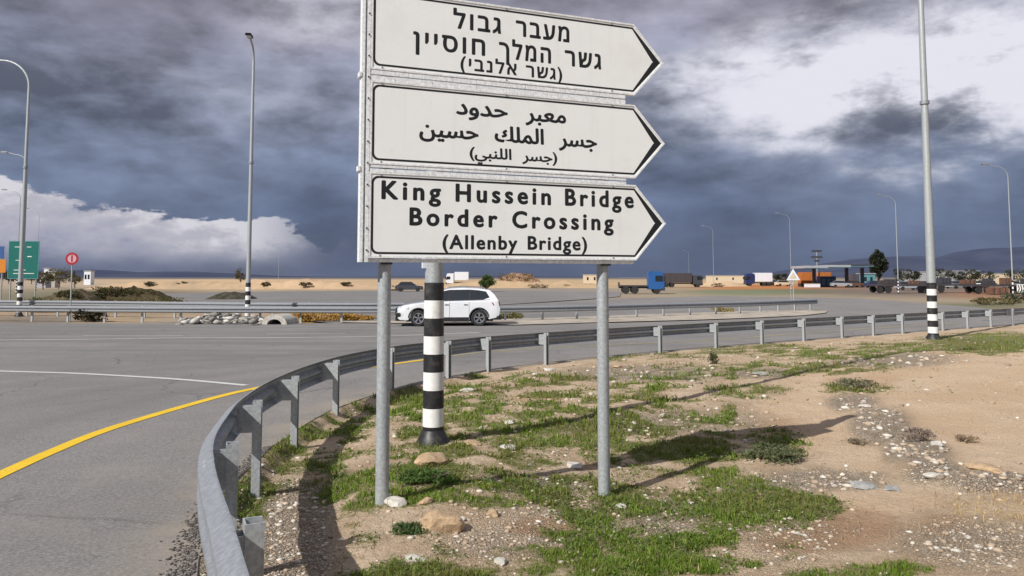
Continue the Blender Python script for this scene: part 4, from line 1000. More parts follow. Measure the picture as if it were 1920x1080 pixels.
# dark low flat trailers standing in a row
def trailer(label, px_, D, L, rz=0):
    p = at(px_, D); root = thing('flat_trailer', label, 'trailer', p, R(rz), 'low dark flat trailers parked on the right')
    m_ = MB(); m_.bx(-L/2, L/2, -1.2, 1.2, .95, 1.2); m_.build('deck', M['dark_truck'], root)
    m_ = MB(); m_.bx(L/2-.15, L/2, -1.2, 1.2, 1.2, 2.0); m_.build('headboard', M['dark_grey'], root)
    for x in (L/2-1.6, L/2-1.9):
        m_ = MB(); m_.bx(x, x+.12, -.9, .9, 0, .95); m_.build('landing_leg', M['dark_steel'], root)
    wheels(root, (-L/2+.8, -L/2+2.0), 1.0, .48, 12)
trailer('dark flat trailer just left of the right striped lamp post', 1690, 108, 9)
trailer('dark flat trailer directly behind the right striped lamp post', 1790, 112, 9.5)
trailer('dark flat trailer nearest the right edge', 1868, 104, 8.5, 4)
# fuel station
p = at(1560, 172); root = thing('fuel_station', 'fuel station canopy on dark columns above orange tanks', 'fuel station', p, R(0))
for x0, x1, z0, z1, mt in ((-7.8, -2.6, 4.15, 4.7, 'grey_wall'), (-2.6, 2.4, 4.35, 4.85, 'grey_wall'), (2.4, 7.4, 4.5, 5.0, 'dark_grey')):
    m_ = MB(); m_.bx(x0+.02, x1-.02, -4, 4, z0, z1); m_.build('canopy', M[mt], root)
    m_ = MB(); m_.bx(x0+.02, x1-.02, -4.05, -4.002, z0, z0+.12); m_.build('canopy_edge', M['teal'], root)
for x in (-4.2, 3.1, 6.6):
    m_ = MB(); m_.bx(x-.3, x+.3, -.3, .3, 0, 4.3); m_.build('column', M['dark_grey'], root)
m_ = MB(); m_.bx(6.0, 7.3, 3, 6, 0, 2.9); m_.build('kiosk', M['white_truck'], root)
m_ = MB(); m_.bx(-1, 2.6, 4.5, 7.5, 0, 2.4); m_.build('shop_wall', M['blue_sign'], root)
for x in (-.2, 1.0, 2.0):
    m_ = MB(); m_.bx(x-.4, x+.3, 4.44, 4.5, .4, 1.9); m_.build('window', M['teal'], root)
for i, (px_, L, lab) in enumerate([(1512, 3.6, 'left orange tank container under the fuel station canopy'), (1540, 3.4, 'right orange tank container under the fuel station canopy')]):
    p = at(px_, 180); root = thing('container', lab, 'container', p, 0, 'orange containers at the fuel station')
    m_ = MB(); m_.bx(-L/2, L/2, -1.2, 1.2, .75, 3.35); m_.build('shell', M['orange_box'], root, bevel=.05)
    for k in range(5):
        m_ = MB(); x = -L/2+.3+k*(L-.6)/4; m_.bx(x-.06, x+.06, -1.26, -1.202, .8, 3.3); m_.build('rib', M['orange_box'], root)
    m_ = MB(); m_.bx(-L/2, L/2, -1.1, 1.1, 0, .75); m_.build('plinth', M['dark_steel'], root)
p = at(1521, 168); root = thing('low_wall', 'low white wall in front of the orange containers', 'wall', p, 0); m_ = MB(); m_.bx(-1.7, 1.7, -.15, .15, 0, .75); m_.build('wall', M['white_truck'], root); m_ = MB(); m_.bx(-1.75, 1.75, -.2, .2, .75, .83); m_.build('coping', M['concrete'], root)
p = at(1531, 178); root = thing('price_pylon', 'dark stacked sign pylon rising above the fuel station', 'pylon sign', p, 0)
m_ = MB(); m_.cyl((0, 0, 0), (0, 0, 8.4), .10, n=10); m_.build('pole', M['pole'], root)
for z, w_ in ((5.75, .6), (6.6, 1.3), (8.0, 1.15)):
    m_ = MB(); m_.bx(-w_, w_, -.12, .12, z, z+.5); m_.build('sign_board', M['dark_grey'], root)
def hut(label, px_, D, w_, h_, mt, dpt=3, cat='building'):
    p = at(px_, D); root = thing('small_building', label, cat, p, 0)
    m_ = MB(); m_.bx(-w_/2, w_/2, -dpt/2, dpt/2, -.2, h_); m_.build('wall', M[mt], root)
    m_ = MB(); m_.bx(-w_/2-.15, w_/2+.15, -dpt/2-.15, dpt/2+.15, h_, h_+.18); m_.build('roof', M['grey_wall'], root)
    for x in (-w_*.25, w_*.2):
        m_ = MB(); m_.bx(x-.3, x+.3, -dpt/2-.012, -dpt/2-.002, h_*.4, h_*.75); m_.build('window', M['glass'], root)
hut('low beige building on the horizon left of the right sign post', 1108, 260, 5.2, 3.0, 'beige_wall')
hut('long low beige building left of the white lorry', 1358, 300, 14, 2.8, 'beige_wall')
hut('small white hut on the horizon right of the round sign', 169, 230, 2.0, 4.0, 'white_truck', 2)
hut('narrow grey block between the green sign and the round sign', 104, 170, 1.5, 3.3, 'concrete', 2)
hut('pale little block just right of the green sign', 84, 165, 2.2, 2.4, 'grey_wall', 2)
hut('tiny white roofed hut among trees right of the green sign', 96, 200, 1.5, 4.4, 'white_truck', 3)
hut('pale low building behind the vehicles at the right', 1722, 260, 9, 4.0, 'grey_wall', 6)
hut('grey low building right of the right lamp post', 1795, 280, 12, 4.4, 'grey_wall', 6)
hut('brownish long low building near the right edge', 1868, 260, 18, 3.4, 'beige_wall', 6)
hut('blue grey shed by the dark tree', 1622, 190, 3.2, 3.0, 'teal', 3)
p = at(1911, 74); root = thing('chevron_board', 'small black and white marker board at the right edge', 'marker board', p, R(-10))
m_ = MB(); m_.bx(-.35, .35, -.02, .02, .7, 1.5); m_.build('board', M['white_paint'], root)
for k in range(3):
    m_ = MB(); x = -.3+.22*k; m_.prism([(x, .75), (x+.1, .75), (x+.2, 1.1), (x+.1, 1.45), (x, 1.45), (x+.1, 1.1)], 'y', -.03, -.022); m_.build('chevron', M['black_paint'], root)
m_ = MB(); m_.cyl((0, .03, -.1), (0, .03, .8), .04, n=8); m_.build('post', M['pole'], root)

# ================================================================== TREES AND BUSHES
def leaf_cloud(n_, cen, rad, size, c0, c1, seed, clumps=26, flatz=1.0, hollow=.35):
    g = np.random.default_rng(seed)
    d_ = g.normal(size=(clumps, 3)); d_ /= np.linalg.norm(d_, axis=1)[:, None]; cc_ = d_*(hollow+(1-hollow)*g.random((clumps, 1))**.6)*.82
    cr = .20+.22*g.random(clumps)
    i = g.integers(0, clumps, n_); q = g.normal(size=(n_, 3)); q /= np.linalg.norm(q, axis=1)[:, None]; q *= (g.random((n_, 1))**.4)
    P_ = (cc_[i]+q*cr[i][:, None])*np.array(rad)*np.array([1, 1, flatz])+np.array(cen)
    a_ = g.normal(size=(n_, 3)); a_ /= np.linalg.norm(a_, axis=1)[:, None]; b = np.cross(a_, g.normal(size=(n_, 3))); b /= np.linalg.norm(b, axis=1)[:, None]
    s__ = size*(.6+.8*g.random((n_, 1)))
    V = np.stack([P_-a_*s__, P_+b*s__*.4, P_+a_*s__, P_-b*s__*.4], 1).reshape(-1, 3); Fc = np.arange(n_*4).reshape(-1, 4)
    t = np.clip(.6*g.random(clumps)[i]+.4*g.random(n_), 0, 1)[:, None]; C = np.array(c0)*(1-t)+np.array(c1)*t
    return V, Fc, np.repeat(C, 4, 0)
def tree(name, label, x, y, zb, H_, rad, trunk_h, c0, c1, seed, n_=2600, leaf=.18, cat='tree'):
    root = thing(name, label, cat, (x, y, zb)); g = random.Random(seed)
    m_ = MB(); r0 = H_*.022+.02
    m_.tube([(0, 0, -.3), (g.uniform(-.1, .1)*rad[0], 0, trunk_h), (g.uniform(-.2, .2)*rad[0], .1, H_*.8)], [r0*1.3, r0, r0*.3], 8)
    for k in range(7):
        a_ = k*2.4; z0 = trunk_h*(.8+.1*k); m_.tube([(0, 0, z0), (math.cos(a_)*rad[0]*.35, math.sin(a_)*rad[1]*.35, z0+H_*.12), (math.cos(a_)*rad[0]*.7, math.sin(a_)*rad[1]*.7, z0+H_*.22)], [r0*.5, r0*.3, r0*.1], 6)
    m_.build('trunk', simple_bark, root, smooth=True)
    V, Fc, C = leaf_cloud(n_, (0, 0, trunk_h*.8+rad[2]), rad, leaf, c0, c1, seed)
    link('crown', np_mesh('crown', V, Fc, M['leaf'], C), root); return root
simple_bark = simple('bark', (.16, .12, .085), .9, var=.35, scale=8)
p = at(1646, 190)
tree('evergreen_tree', 'tall dark evergreen tree right of the fuel station', p.x, p.y, p.z, 9.4, (2.1, 2.1, 3.9), 1.8, (.012, .016, .010), (.04, .05, .022), 3, 4200, .3)
p = at(912, 118)
tree('round_bush', 'round green bush on the horizon right of the car roof', p.x, p.y, p.z, 3.0, (1.45, 1.3, 1.15), .5, (.03, .06, .012), (.09, .13, .035), 4, 1500, .16, 'bush')
for px_, D, h_, rx, lab, sd in [(452, 205, 4.6, 1.7, 'sparse brown tree just left of the lamp post with the dark head', 5), (112, 150, 4.0, 2.4, 'dark tree on the horizon left of the round sign', 6), (143, 160, 3.6, 2.0, 'olive brown tree behind the pole of the round sign', 7), (84, 140, 3.4, 1.8, 'dark tree behind the right post of the green sign', 8)]:
    p = at(px_, D); tree('scrub_tree', lab, p.x, p.y, p.z, h_, (rx, rx, h_*.42), h_*.25, (.05, .045, .02), (.14, .12, .05), sd, 900, .16)
for px_, D, w_, h_, lab, sd, c0, c1 in [(225, 50, 2.4, .75, 'brown green weedy bush below the dark mound at the left', 31, (.07, .06, .03), (.17, .14, .07)), (85, 49, 1.7, .8, 'green bush by the foot of the green sign', 32, (.06, .08, .03), (.17, .17, .08)), (170, 38.7, 1.3, .55, 'dark bush directly under the far guard rail right of the round sign', 33, (.03, .03, .02), (.09, .08, .05)),
    (300, 56, 2.6, .6, 'olive bush beyond the rubble pile', 34, (.08, .08, .03), (.18, .16, .07)), (600, 38.6, 2.1, .32, 'long tuft of golden dry grass under the far guard rail', 35, (.30, .17, .04), (.50, .32, .10)), (668, 38.8, 1.4, .30, 'shorter tuft of golden dry grass left of the left sign post', 36, (.30, .17, .04), (.50, .32, .10)),
    (1860, 62, 2.6, .5, 'low weeds by the far guard rail at the right edge', 37, (.08, .08, .03), (.20, .16, .07)), (1905, 66, 1.8, .9, 'dark green shrub at the right edge beyond the rails', 38, (.03, .05, .03), (.09, .12, .07)),
    (1355, 48, .9, .25, 'dry weeds on the traffic island', 39, (.20, .16, .07), (.4, .33, .17)), (955, 40, .8, .3, 'small weed tuft right behind the car tail', 40, (.10, .10, .04), (.26, .24, .12))]:
    p = at(px_, D); root = thing('bush', lab, 'bush', p)
    V, Fc, C = leaf_cloud(900, (0, 0, h_*.55), (w_, .7, h_*.75), .09, c0, c1, sd, 30); V[:, 2] = np.maximum(V[:, 2], -.02)
    link('foliage', np_mesh('foliage', V, Fc, M['leaf'], C), root)
    m_ = MB()
    for k in range(10):
        a_ = random.uniform(-1, 1); m_.tube([(a_*w_*.4, 0, -.05), (a_*w_*.7, random.uniform(-.3, .3), h_*.8)], [.012, .004], 4)
    m_.build('stem', simple_bark, root)

# ================================================================== STONES
def rock(label, px_, py_, size, m_, seed, flat_=.6, elong=1.25, group=None, name='rock', rz=0, lift=.0, cat='stone'):
    b = bmesh.new(); bmesh.ops.create_icosphere(b, subdivisions=3, radius=1); g = random.Random(seed)
    from mathutils import noise
    o_ = Vector((seed*3.1, seed*1.7, seed)); planes = [(Vector((g.gauss(0, 1), g.gauss(0, 1), g.gauss(0, .8))).normalized(), g.uniform(.55, .85)) for _ in range(9)]
    for v in b.verts:
        c_ = v.co.copy()
        for nn, dd in planes:
            q = c_.dot(nn)
            if q > dd: c_ -= nn*(q-dd)*.9
        c_ *= 1+.16*noise.noise(c_*1.6+o_)+.07*noise.noise(c_*4.5+o_)
        v.co = Vector((c_.x*elong, c_.y, c_.z*flat_))*size*.5
    me = bpy.data.meshes.new(name); b.to_mesh(me); b.free(); me.materials.append(M[m_]); me.polygons.foreach_set('use_smooth', [True]*len(me.polygons)); me.set_sharp_from_angle(angle=R(28))
    p = gp(px_, py_); zz = float(zverge(p.x, p.y)) if p.x > xe(p.y)-.2 and p.y < 36 else p.z
    o = link(name, me, None, (p.x, p.y, zz+size*.5*flat_*.30+lift), R(rz)); tag(o, label, cat, group); return o
for i, (x, y, s__, mt, fl, lab) in enumerate([
    (828, 985, .32, 'rock_tan', .62, 'large tan boulder lying right of the foot of the left sign post'), (806, 866, .36, 'rock_tan', .5, 'pinkish rock against the foot of the striped lamp post'),
    (742, 945, .17, 'rock_white', .6, 'white stone touching the foot of the left sign post'), (798, 944, .12, 'rock_tan', .6, 'small tan stone between the left sign post and the boulder'),
    (862, 972, .09, 'rock_white', .6, 'small white stone just right of the tan boulder'), (883, 832, .20, 'rock_tan', .4, 'flat pale stone right of the striped lamp post base'),
    (956, 792, .16, 'rock_white', .4, 'flat white stone in the gravel beyond the striped lamp post'), (1075, 868, .20, 'rock_white', .25, 'thin flat white stone left of the right sign post'),
    (955, 838, .20, 'rock_white', .3, 'flat white stone in the grass midway between the sign posts'), (1162, 945, .12, 'rock_white', .5, 'white stone at the foot of the right sign post'),
    (925, 968, .12, 'rock_tan', .55, 'tan stone in front of the gravelly strip'), (775, 1040, .12, 'rock_white', .5, 'white stone at the bottom beneath the tan boulder'),
    (938, 1050, .10, 'rock_white', .5, 'pale stone in the green tuft at the bottom'), (1495, 995, .07, 'rock_white', .5, 'little white stone below the bright green clump'),
    (880, 730, .28, 'rock_white', .3, 'pale flat slab stone left of the first right hand rail post'), (1030, 692, .36, 'rock_white', .22, 'flat pale slab at the foot of a guard rail post'),
    (1618, 912, .26, 'rock_grey', .25, 'flat grey slab on the sand at the right'), (1672, 918, .18, 'rock_grey', .25, 'smaller grey slab right of the first flat grey slab'),
    (1845, 898, .30, 'rock_tan', .3, 'tan slab half buried in the rubble ridge at the right edge'), (1625, 770, .2, 'rock_white', .4, 'pale stone at the top end of the rubble ridge'),
    (1755, 842, .16, 'rock_white', .5, 'white stone on the crest of the rubble ridge'), (1752, 905, .15, 'rock_white', .5, 'white stone at the lower end of the rubble ridge'),
    (1425, 702, .34, 'rock_grey', .3, 'grey stones patch near the guard rail on the right'), (1160, 690, .3, 'rock_tan', .3, 'low tan stone behind the right sign post near the rail')]):
    rock(lab, x, y, s__, mt, i+1, fl, 1.1+.4*((i*37) % 10)/10, rz=(i*67) % 180)
p = gp(514, 609); root = thing('culvert', 'half round pale concrete culvert mouth under the far guard rail', 'culvert', p, R(-10))
m_ = MB(); kk = 14; A = [(.62*math.cos(math.pi*j/kk), .46*math.sin(math.pi*j/kk)) for j in range(kk+1)]; B = [(.36*math.cos(math.pi*j/kk), .25*math.sin(math.pi*j/kk)) for j in range(kk+1)]
m_.add([(x, y, z) for y in (0, 1.2) for x, z in A]+[(x, y, z) for y in (0, 1.2) for x, z in B], [f for j in range(kk) for f in ((j, j+1, kk+2+j, kk+1+j), (j, 2*(kk+1)+j, 2*(kk+1)+j+1, j+1), (2*(kk+1)+j, 3*(kk+1)+j, 3*(kk+1)+j+1, 2*(kk+1)+j+1), (kk+1+j, kk+2+j, 3*(kk+1)+j+1, 3*(kk+1)+j))]); m_.build('arch', M['concrete'], root, smooth=True)
m_ = MB(); m_.bx(-.35, .35, 1.0, 1.05, 0, .24); m_.build('bore_shade_plate', M['black_plastic'], root)  # black plate across the bore, its colour stands in for the shade inside

# loose stones, thousands of them
ICO = None
b = bmesh.new(); bmesh.ops.create_icosphere(b, subdivisions=1, radius=1); IV = np.array([v.co[:] for v in b.verts]); IF = np.array([[v.index for v in f.verts] for f in b.faces]); b.free()
def stones(name, pts, sizes, cols, seed):
    g = np.random.default_rng(seed); n_ = len(pts); k = len(IV)
    J = IV[None]*(1+.28*(g.random((n_, k, 1))-.5)*2)
    a_ = g.random(n_)*6.283; c_, s__ = np.cos(a_)[:, None], np.sin(a_)[:, None]
    el_ = 1+.6*g.random((n_, 1)); fl = .4+.35*g.random((n_, 1))
    x = J[..., 0]*el_; y = J[..., 1]; z = J[..., 2]*fl
    V = np.stack([x*c_-y*s__, x*s__+y*c_, z], -1)*sizes[:, None, None]+pts[:, None, :]; V[..., 2] += (sizes*.12)[:, None]
    Fc = (IF[None]+(np.arange(n_)*k)[:, None, None]).reshape(-1, 3); C = np.repeat(cols, k, 0)
    return link(name, np_mesh(name, V.reshape(-1, 3), Fc, M['chips'], C))
gq = np.random.default_rng(77); nq = 230; rx_ = gq.uniform(336, 492, nq); ry_ = 604+gq.normal(0, 2.6, nq); hp = np.clip(1-np.abs(rx_-420)/85, 0, 1)
Pq = np.array([gp(a_, b_)[:] for a_, b_ in zip(rx_, ry_)]); Pq[:, 2] += gq.random(nq)*.42*hp; sq = .05+.20*gq.random(nq)**2
tag(stones('rubble', Pq, sq, np.array([(.48,.46,.42),(.60,.58,.54),(.22,.21,.19),(.13,.125,.12),(.36,.34,.30)])[gq.integers(0, 5, nq)], 78), 'heap of broken pale and dark concrete rubble under the far guard rail', 'rubble', kind='stuff')
def sample(n_, yr, xr_px):
    # uniform over image rows/columns of the verge, so near and far ground get comparable cover
    pyv = rng.uniform(*yr, n_); pxv = rng.uniform(*xr_px, n_)
    Dm = 1.9*F_PX/(pyv-520); Dm = (EYE+.42*(1-np.exp(-np.maximum(0, Dm-3)/9)))*F_PX/(pyv-520)
    x = (pxv-960)/F_PX*Dm; y = Dm
    ok = x > xe(y)+.03
    return x[ok], y[ok]
x, y = sample(60000, (625, 1330), (330, 2350)); g_, v_, o_, px_, py_ = cover(x, y)
clump = fbm(x, y, 2.2, 4, 77)
pr = np.clip(.085+.55*v_+.20*np.clip((clump-.52)*6, 0, 1), 0, 1)*np.where(g_ > .6, .5, 1); pr = np.where((px_ > 1440)&(v_ < .3)&(py_ > 690), pr*.22, pr)
k = rng.random(len(x)) < pr; x, y, v_, px_ = x[k], y[k], v_[k], px_[k]
sz = (.006+.020*rng.random(len(x))**3.2)*np.clip(y/6.5, .8, 2.6); sz *= np.where((v_ > .5)&(px_ > 1500), 1.4, 1.0)
pal = np.array([(.56,.51,.43),(.50,.41,.31),(.42,.33,.24),(.62,.59,.53),(.34,.27,.21),(.47,.36,.26)])
near_g = patches(px_, proj(x, y, GV(x, y))[1], [(545,1000,80,130,1.2),(560,930,70,60,1.)]) > .3
cc_ = pal[rng.integers(0, 6, len(x))]*(.75+.4*rng.random((len(x), 1)))
st_ = stones('loose_stones', np.stack([x, y, zverge(x, y)], -1), sz, cc_, 5); tag(st_, 'small pale loose stones and gravel scattered over the verge', 'gravel', kind='stuff')
# dark chippings along the near asphalt edge
ny = rng.uniform(2.2, 9, 2600); nx = xe(ny)-np.abs(rng.normal(0, .10, len(ny)))*np.clip(1.5-ny/8, .2, 1)-.0
st2 = stones('road_chippings', np.stack([nx, ny, G(nx, ny)+.015], -1), .004+.008*rng.random(len(nx)), np.array([(.12,.11,.10),(.2,.18,.16),(.08,.075,.07)])[rng.integers(0, 3, len(nx))], 6); tag(st2, 'dark loose chippings along the edge of the asphalt beside the near guard rail', 'gravel', kind='stuff')

# ================================================================== GRASS AND WEEDS
def blades(x, y, z, hgt, wid, cols, lean=.5, seed=1):
    g = np.random.default_rng(seed); n_ = len(x); a_ = g.random(n_)*6.283; l = g.random(n_)*lean; b_ = g.random(n_)*6.283
    dxv = np.cos(a_)*wid; dyv = np.sin(a_)*wid; lx = np.cos(b_)*l*hgt; ly = np.sin(b_)*l*hgt
    P_ = np.stack([x, y, z-.004], -1)
    W_ = np.stack([dxv, dyv, np.zeros(n_)], -1); Lv = np.stack([lx, ly, np.zeros(n_)], -1); U_ = np.stack([np.zeros(n_), np.zeros(n_), hgt], -1)
    V = np.stack([P_-W_, P_+W_, P_+W_*.75+Lv*.35+U_*.55, P_-W_*.75+Lv*.35+U_*.55, P_+Lv+U_*(1-.25*l)[:, None]], 1).reshape(-1, 3)
    o = np.arange(n_)[:, None]*5; Fc = np.concatenate([o+np.array([[0, 1, 2]]), o+np.array([[0, 2, 3]]), o+np.array([[3, 2, 4]])], 0)
    return V, Fc, np.repeat(cols, 5, 0)
def gcol(n_, nz, bright):
    t = rng.random((n_, 1)); c0 = np.array([.060, .110, .012]); c1 = np.array([.185, .265, .034]); c = c0*(1-t)+c1*t
    dry = (rng.random(n_) < .10+.28*np.clip((nz-.5)*5, 0, 1))[:, None]; c = np.where(dry, np.array([.30, .25, .12])*(.7+.5*t), c)
    ol = np.clip((nz-.42)*4, 0, .8)[:, None]; c = c*(1-ol)+np.array([.15, .155, .045])*ol; lo_ = np.clip(1.25-bright*1.5, 0, .75)[:, None]; c = c*(1-lo_)+np.array([.18, .18, .07])*lo_
    return c*(.8+.4*bright[:, None])
x, y = sample(250000, (625, 1330), (330, 2350)); g_, v_, o_, px_, py_ = cover(x, y)
mo = fbm(x, y, 9.0, 3, 63); den = np.clip((g_-.16)*1.5, 0, 1)**1.1*np.clip(.25+(mo-.36)*5, .1, 1.1); k = rng.random(len(x)) < den*.62
x, y, g_ = x[k], y[k], g_[k]; rep = 4
x = np.repeat(x, rep)+rng.normal(0, .012, len(x)*rep)*np.repeat(np.clip(y/7, .7, 3), rep); y2 = np.repeat(y, rep)+rng.normal(0, .012, len(x))*np.repeat(np.clip(y/7, .7, 3), rep); y = y2; g_ = np.repeat(g_, rep)
nz = fbm(x, y, .7, 4, 41); hn = fbm(x, y, 2.6, 3, 55)
h = np.clip(y/8, .9, 1.9)*(.018+.055*rng.random(len(x))**1.4)*(.16+.72*np.clip(g_, 0, 1.2)**1.6)*(.45+1.0*hn); wd = (.0022+.0028*rng.random(len(x)))*np.clip(y/6, .8, 2.2)
V, Fc, C = blades(x, y, zverge(x, y), h, wd, gcol(len(x), nz, np.clip(g_, 0, 1)), .9, 3)
gr = link('grass', np_mesh('grass', V, Fc, M['leaf'], C)); tag(gr, 'short patchy green grass growing over the stony verge', 'grass', kind='stuff')
print('grass blades', len(x))
# broad leaved weeds: small leaves lying near the ground
x, y = sample(120000, (640, 1330), (330, 2350)); g_, v_, o_, px_, py_ = cover(x, y)
wn_ = fbm(x, y, 1.1, 4, 91); k = rng.random(len(x)) < np.clip((g_-.16)*1.5, 0, 1)*np.clip((wn_-.36)*6, 0, 1)*.85
x, y, g_ = x[k], y[k], g_[k]; n_ = len(x)
z = zverge(x, y)+.01+.05*rng.random(n_)*np.clip(g_, 0, 1)*(.4+wn_[k]); s__ = (.008+.013*rng.random(n_))*np.clip(y/6.5, .8, 2.4); a_ = rng.random(n_)*6.283; ti = rng.normal(0, .35, (n_, 2))
A_ = np.stack([np.cos(a_), np.sin(a_), ti[:, 0]], -1)*s__[:, None]; B_ = np.stack([-np.sin(a_), np.cos(a_), ti[:, 1]], -1)*(s__*.45)[:, None]; P_ = np.stack([x, y, z], -1)
V = np.stack([P_-A_, P_+B_, P_+A_, P_-B_], 1).reshape(-1, 3); t = rng.random((n_, 1)); C = np.array([.045, .085, .014])*(1-t)+np.array([.15, .215, .045])*t
we = link('leafy_weeds', np_mesh('leafy_weeds', V, np.arange(n_*4).reshape(-1, 4), M['leaf'], np.repeat(C, 4, 0))); tag(we, 'low broad leaved green weeds among the grass of the verge', 'weeds', kind='stuff')
# dry stalks and twigs
x, y = sample(60000, (690, 1330), (480, 2350)); px_, py_ = proj(x, y, GV(x, y))
dr = patches(px_, py_, [(1800,1010,150,45,1.0),(1870,955,95,28,2.2),(1500,840,60,30,.5),(1150,1010,120,50,.45),(1620,720,110,16,.6),(1280,930,90,40,.4),(1300,830,140,30,.5),(1560,990,100,30,.5),(1730,690,90,12,.5)])+.07
k = rng.random(len(x)) < dr*.40; x, y, px_, py_ = x[k], y[k], px_[k], py_[k]; n_ = len(x)
straw = patches(px_, py_, [(1880,952,100,30,1.4)])[:, None]
C = (np.array([.36, .29, .21])*(1-np.clip(straw, 0, 1))+np.array([.60, .43, .20])*np.clip(straw, 0, 1))*(.6+.6*rng.random((n_, 1)))
V, Fc, C = blades(x, y, zverge(x, y), .03+.09*rng.random(n_)**2, (.0015+.0015*rng.random(n_))*np.clip(y/6, .8, 2), C, 1.6, 9)
dg = link('dry_stalks', np_mesh('dry_stalks', V, Fc, M['leaf'], C)); tag(dg, 'thin dry grey and straw coloured stalks lying on the verge', 'dry grass', kind='stuff')
# shrubs one can single out on the verge
for px_, py_, w_, h_, n_, c0, c1, lab, sd, leaf in [(1452, 862, .42, .15, 1700, (.05, .07, .03), (.19, .21, .11), 'grey green shrub at the right end of the dark sign shadow', 61, .022), (1725, 828, .24, .15, 900, (.17, .13, .12), (.33, .27, .24), 'dry greyish twig bush on the rubble ridge', 62, .016),
    (1810, 822, .22, .08, 400, (.22, .16, .12), (.36, .28, .2), 'low dry twig bush on the bare sand at the right', 63, .014), (1337, 684, .14, .26, 260, (.03, .05, .016), (.08, .11, .035), 'small dark upright plant at the far end of the pole shadow', 64, .03),
    (800, 905, .34, .10, 2200, (.03, .07, .016), (.12, .19, .045), 'dark leafy weed clump right of the left sign post', 65, .018), (1605, 830, .16, .07, 400, (.16, .13, .09), (.3, .24, .17), 'tiny grey tuft left of the rubble ridge', 66, .014),
    (768, 992, .15, .06, 900, (.03, .07, .02), (.10, .16, .05), 'small flat green weed rosette left of the tan boulder', 67, .014), (1600, 725, .5, .14, 900, (.10, .11, .06), (.24, .23, .15), 'grey green low bush on the sand near the rail at the right', 68, .03)]:
    p = gp(px_, py_); root = thing('shrub', lab, 'shrub', (p.x, p.y, float(zverge(p.x, p.y))))
    V, Fc, C = leaf_cloud(n_, (0, 0, h_*.5), (w_, w_*.8, h_*.62), leaf, c0, c1, sd, 40, hollow=.2); V[:, 2] = np.maximum(V[:, 2], .0)
    link('foliage', np_mesh('foliage', V, Fc, M['leaf'], C), root)
    m_ = MB()
    for k in range(26):
        a_ = random.uniform(0, 6.28); rr_ = random.uniform(.3, 1.0)*w_; m_.tube([(0.02*math.cos(a_), .02*math.sin(a_), -.02), (rr_*.5*math.cos(a_), rr_*.5*math.sin(a_), h_*.6), (rr_*.9*math.cos(a_), rr_*.8*math.sin(a_), h_*random.uniform(.6, 1.15))], [.004, .003, .0012], 4)
    m_.build('twigs', simple_bark, root)
# hazy line of trees and scrub on the horizon at the right
for i, (px_, h_, rx, lab) in enumerate([(1690, 5.4, 4.2, 'first dark tree from the left in the horizon row right of the evergreen'), (1712, 4.6, 3.4, 'second dark tree in the horizon row right of the evergreen'), (1764, 5.2, 4.5, 'dark tree on the horizon just right of the right lamp post'), (1792, 4.4, 3.8, 'low dark tree on the horizon above the grey building'), (1818, 5.4, 3.6, 'round dark tree on the horizon left of the brownish building'), (1842, 4.6, 4.4, 'wide low dark tree on the horizon near the right edge'), (1906, 5.2, 5.0, 'dark tree on the horizon at the very right edge'), (1462, 3.9, 3.0, 'small dark tree on the horizon left of the warning triangle'), (62, 5.0, 4.0, 'dark tree on the horizon seen below the green sign'), (20, 4.6, 4.0, 'dark tree on the horizon at the very left edge')]):
    p = at(px_, 250); tree('scrub_tree', lab, p.x, p.y, p.z, h_, (rx, rx*.6, h_*.42), h_*.2, (.02, .025, .018), (.07, .075, .045), 80+i, 900, .26)
# weeds growing over the dark mounds at the left
for px_, D, z_, w_, h_, sd, lab in [(205, 65, .95, 2.3, .5, 91, 'dark scrub on top of the dark soil mound'), (262, 65.5, .7, 2.5, .45, 92, 'dark scrub on the right shoulder of the dark soil mound'), (165, 64, .6, 1.5, .45, 93, 'scrub at the left foot of the dark soil mound'), (130, 61, .8, 1.3, .4, 94, 'green brown scrub on the mound right of the green sign')]:
    p = at(px_, D); root = thing('bush', lab, 'bush', (p.x, p.y, p.z+z_))
    V, Fc, C = leaf_cloud(800, (0, 0, 0), (w_, .9, h_), .10, (.03, .03, .015), (.12, .11, .05), sd, 34)
    link('foliage', np_mesh('foliage', V, Fc, M['leaf'], C), root)
    m_ = MB(); [m_.tube([(q*w_*.3, 0, -h_), (q*w_*.4, 0, h_*.6)], [.015, .005], 4) for q in (-1, 0, 1)]; m_.build('stem', simple_bark, root)

# thin air between here and the hills
m_, n = mat('air'); vsh = n.node('ShaderNodeVolumePrincipled', {'Color': (.80, .86, 1.0), 'Density': 3.5e-6, 'Anisotropy': .0}); o = n.node('ShaderNodeOutputMaterial'); n.l.new(vsh.outputs[0], o.inputs['Volume'])
m2 = MB(); m2.bx(-26000, 26000, -900, 15000, -6.0, 700.0); hz = m2.build('haze', m_); tag(hz, 'thin bluish air lying over the whole plain', 'haze', kind='stuff')

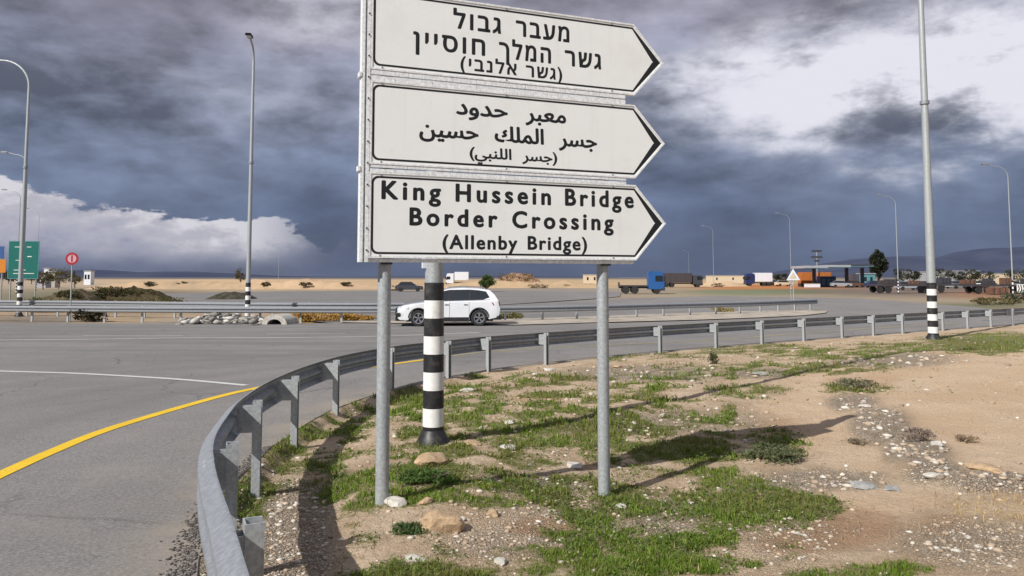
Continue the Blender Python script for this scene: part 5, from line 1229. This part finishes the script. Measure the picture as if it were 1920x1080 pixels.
# low scrub dotted along the far banks
for i, (px_, D, w_, h_, lab) in enumerate([(345, 148, 1.3, .5, 'tiny dark scrub on the bank halfway between the round sign and the dark headed lamp'), (285, 147, 1.6, .5, 'small dark scrub on the left part of the sand bank'), (500, 144, 1.0, .45, 'small scrub at the foot of the distant lamp on the bank'), (575, 146, 1.5, .4, 'small brown scrub on the right part of the sand bank'), (650, 147, 1.2, .45, 'small dark scrub on the bank nearest the left sign post'),
    (1010, 160, 2.6, .9, 'brownish scrub at the right foot of the soil heap'), (1060, 162, 1.6, .6, 'small scrub between the soil heap and the low beige building'), (950, 178, 2.4, 1.2, 'brown scrub growing on the left side of the soil heap'), (985, 179, 2.8, 1.3, 'brown scrub growing on top of the soil heap'), (1345, 180, 2.0, .6, 'low scrub in front of the long beige building'), (745, 128, 1.4, .7, 'brown scrub beside the dark parked car')]):
    p = at(px_, D); root = thing('bush', lab, 'bush', (p.x, p.y, p.z+(2.2 if i in (7, 8) else .9 if i < 5 else .2)))
    V, Fc, C = leaf_cloud(420, (0, 0, 0), (w_, .8, h_), .16, (.07, .05, .03) if i > 4 else (.05, .045, .025), (.22, .16, .10) if i > 4 else (.16, .13, .07), 120+i, 22)
    link('foliage', np_mesh('foliage', V, Fc, M['leaf'], C), root)
    m_ = MB(); [m_.tube([(q*w_*.3, 0, -h_-.6), (q*w_*.4, 0, h_*.5)], [.02, .008], 4) for q in (-1, 0, 1)]; m_.build('stem', simple_bark, root)
# crates, cargo and small plant standing on and around the trailers
for i, (px_, D, w_, h_, z_, mt, lab) in enumerate([(1668, 108, 1.6, .7, 1.2, 'dark_truck', 'dark bundle lying on the left trailer'), (1712, 108, 1.2, .5, 1.2, 'rust', 'rusty bundle on the right half of the left trailer'), (1768, 112, 1.5, .9, 1.2, 'dark_grey', 'charcoal crate on the trailer just right of the lamp post'), (1812, 112, 1.8, .6, 1.2, 'rust', 'long rusty bundle on the trailer right of the lamp post'),
    (1884, 104, 1.2, .9, 1.2, 'rust', 'tall rusty crate on the rightmost trailer'), (1850, 104, 1.3, .5, 1.2, 'dark_truck', 'dark flat crate on the rightmost trailer'), (1866, 98, 2.2, .9, 0, 'rust', 'rust orange crate on the ground below the rightmost trailer'), (1736, 120, 1.6, 1.6, 0, 'dark_grey', 'charcoal crate hidden partly by the right lamp post'), (1655, 150, 2.0, 1.6, 0, 'dark_truck', 'dark crate under the dark tree')]):
    p = at(px_, D); root = thing('crate', lab, 'crate', (p.x, p.y, p.z+z_))
    m_ = MB(); m_.bx(-w_/2, w_/2, -.6, .6, 0, h_); m_.build('crate_body', M[mt], root, bevel=.04)
    for q in (-.33, .0, .33):
        m_ = MB(); m_.bx(q*w_-.05, q*w_+.05, -.63, -.602, .02, h_-.02); m_.build('batten', M['dark_steel'], root)
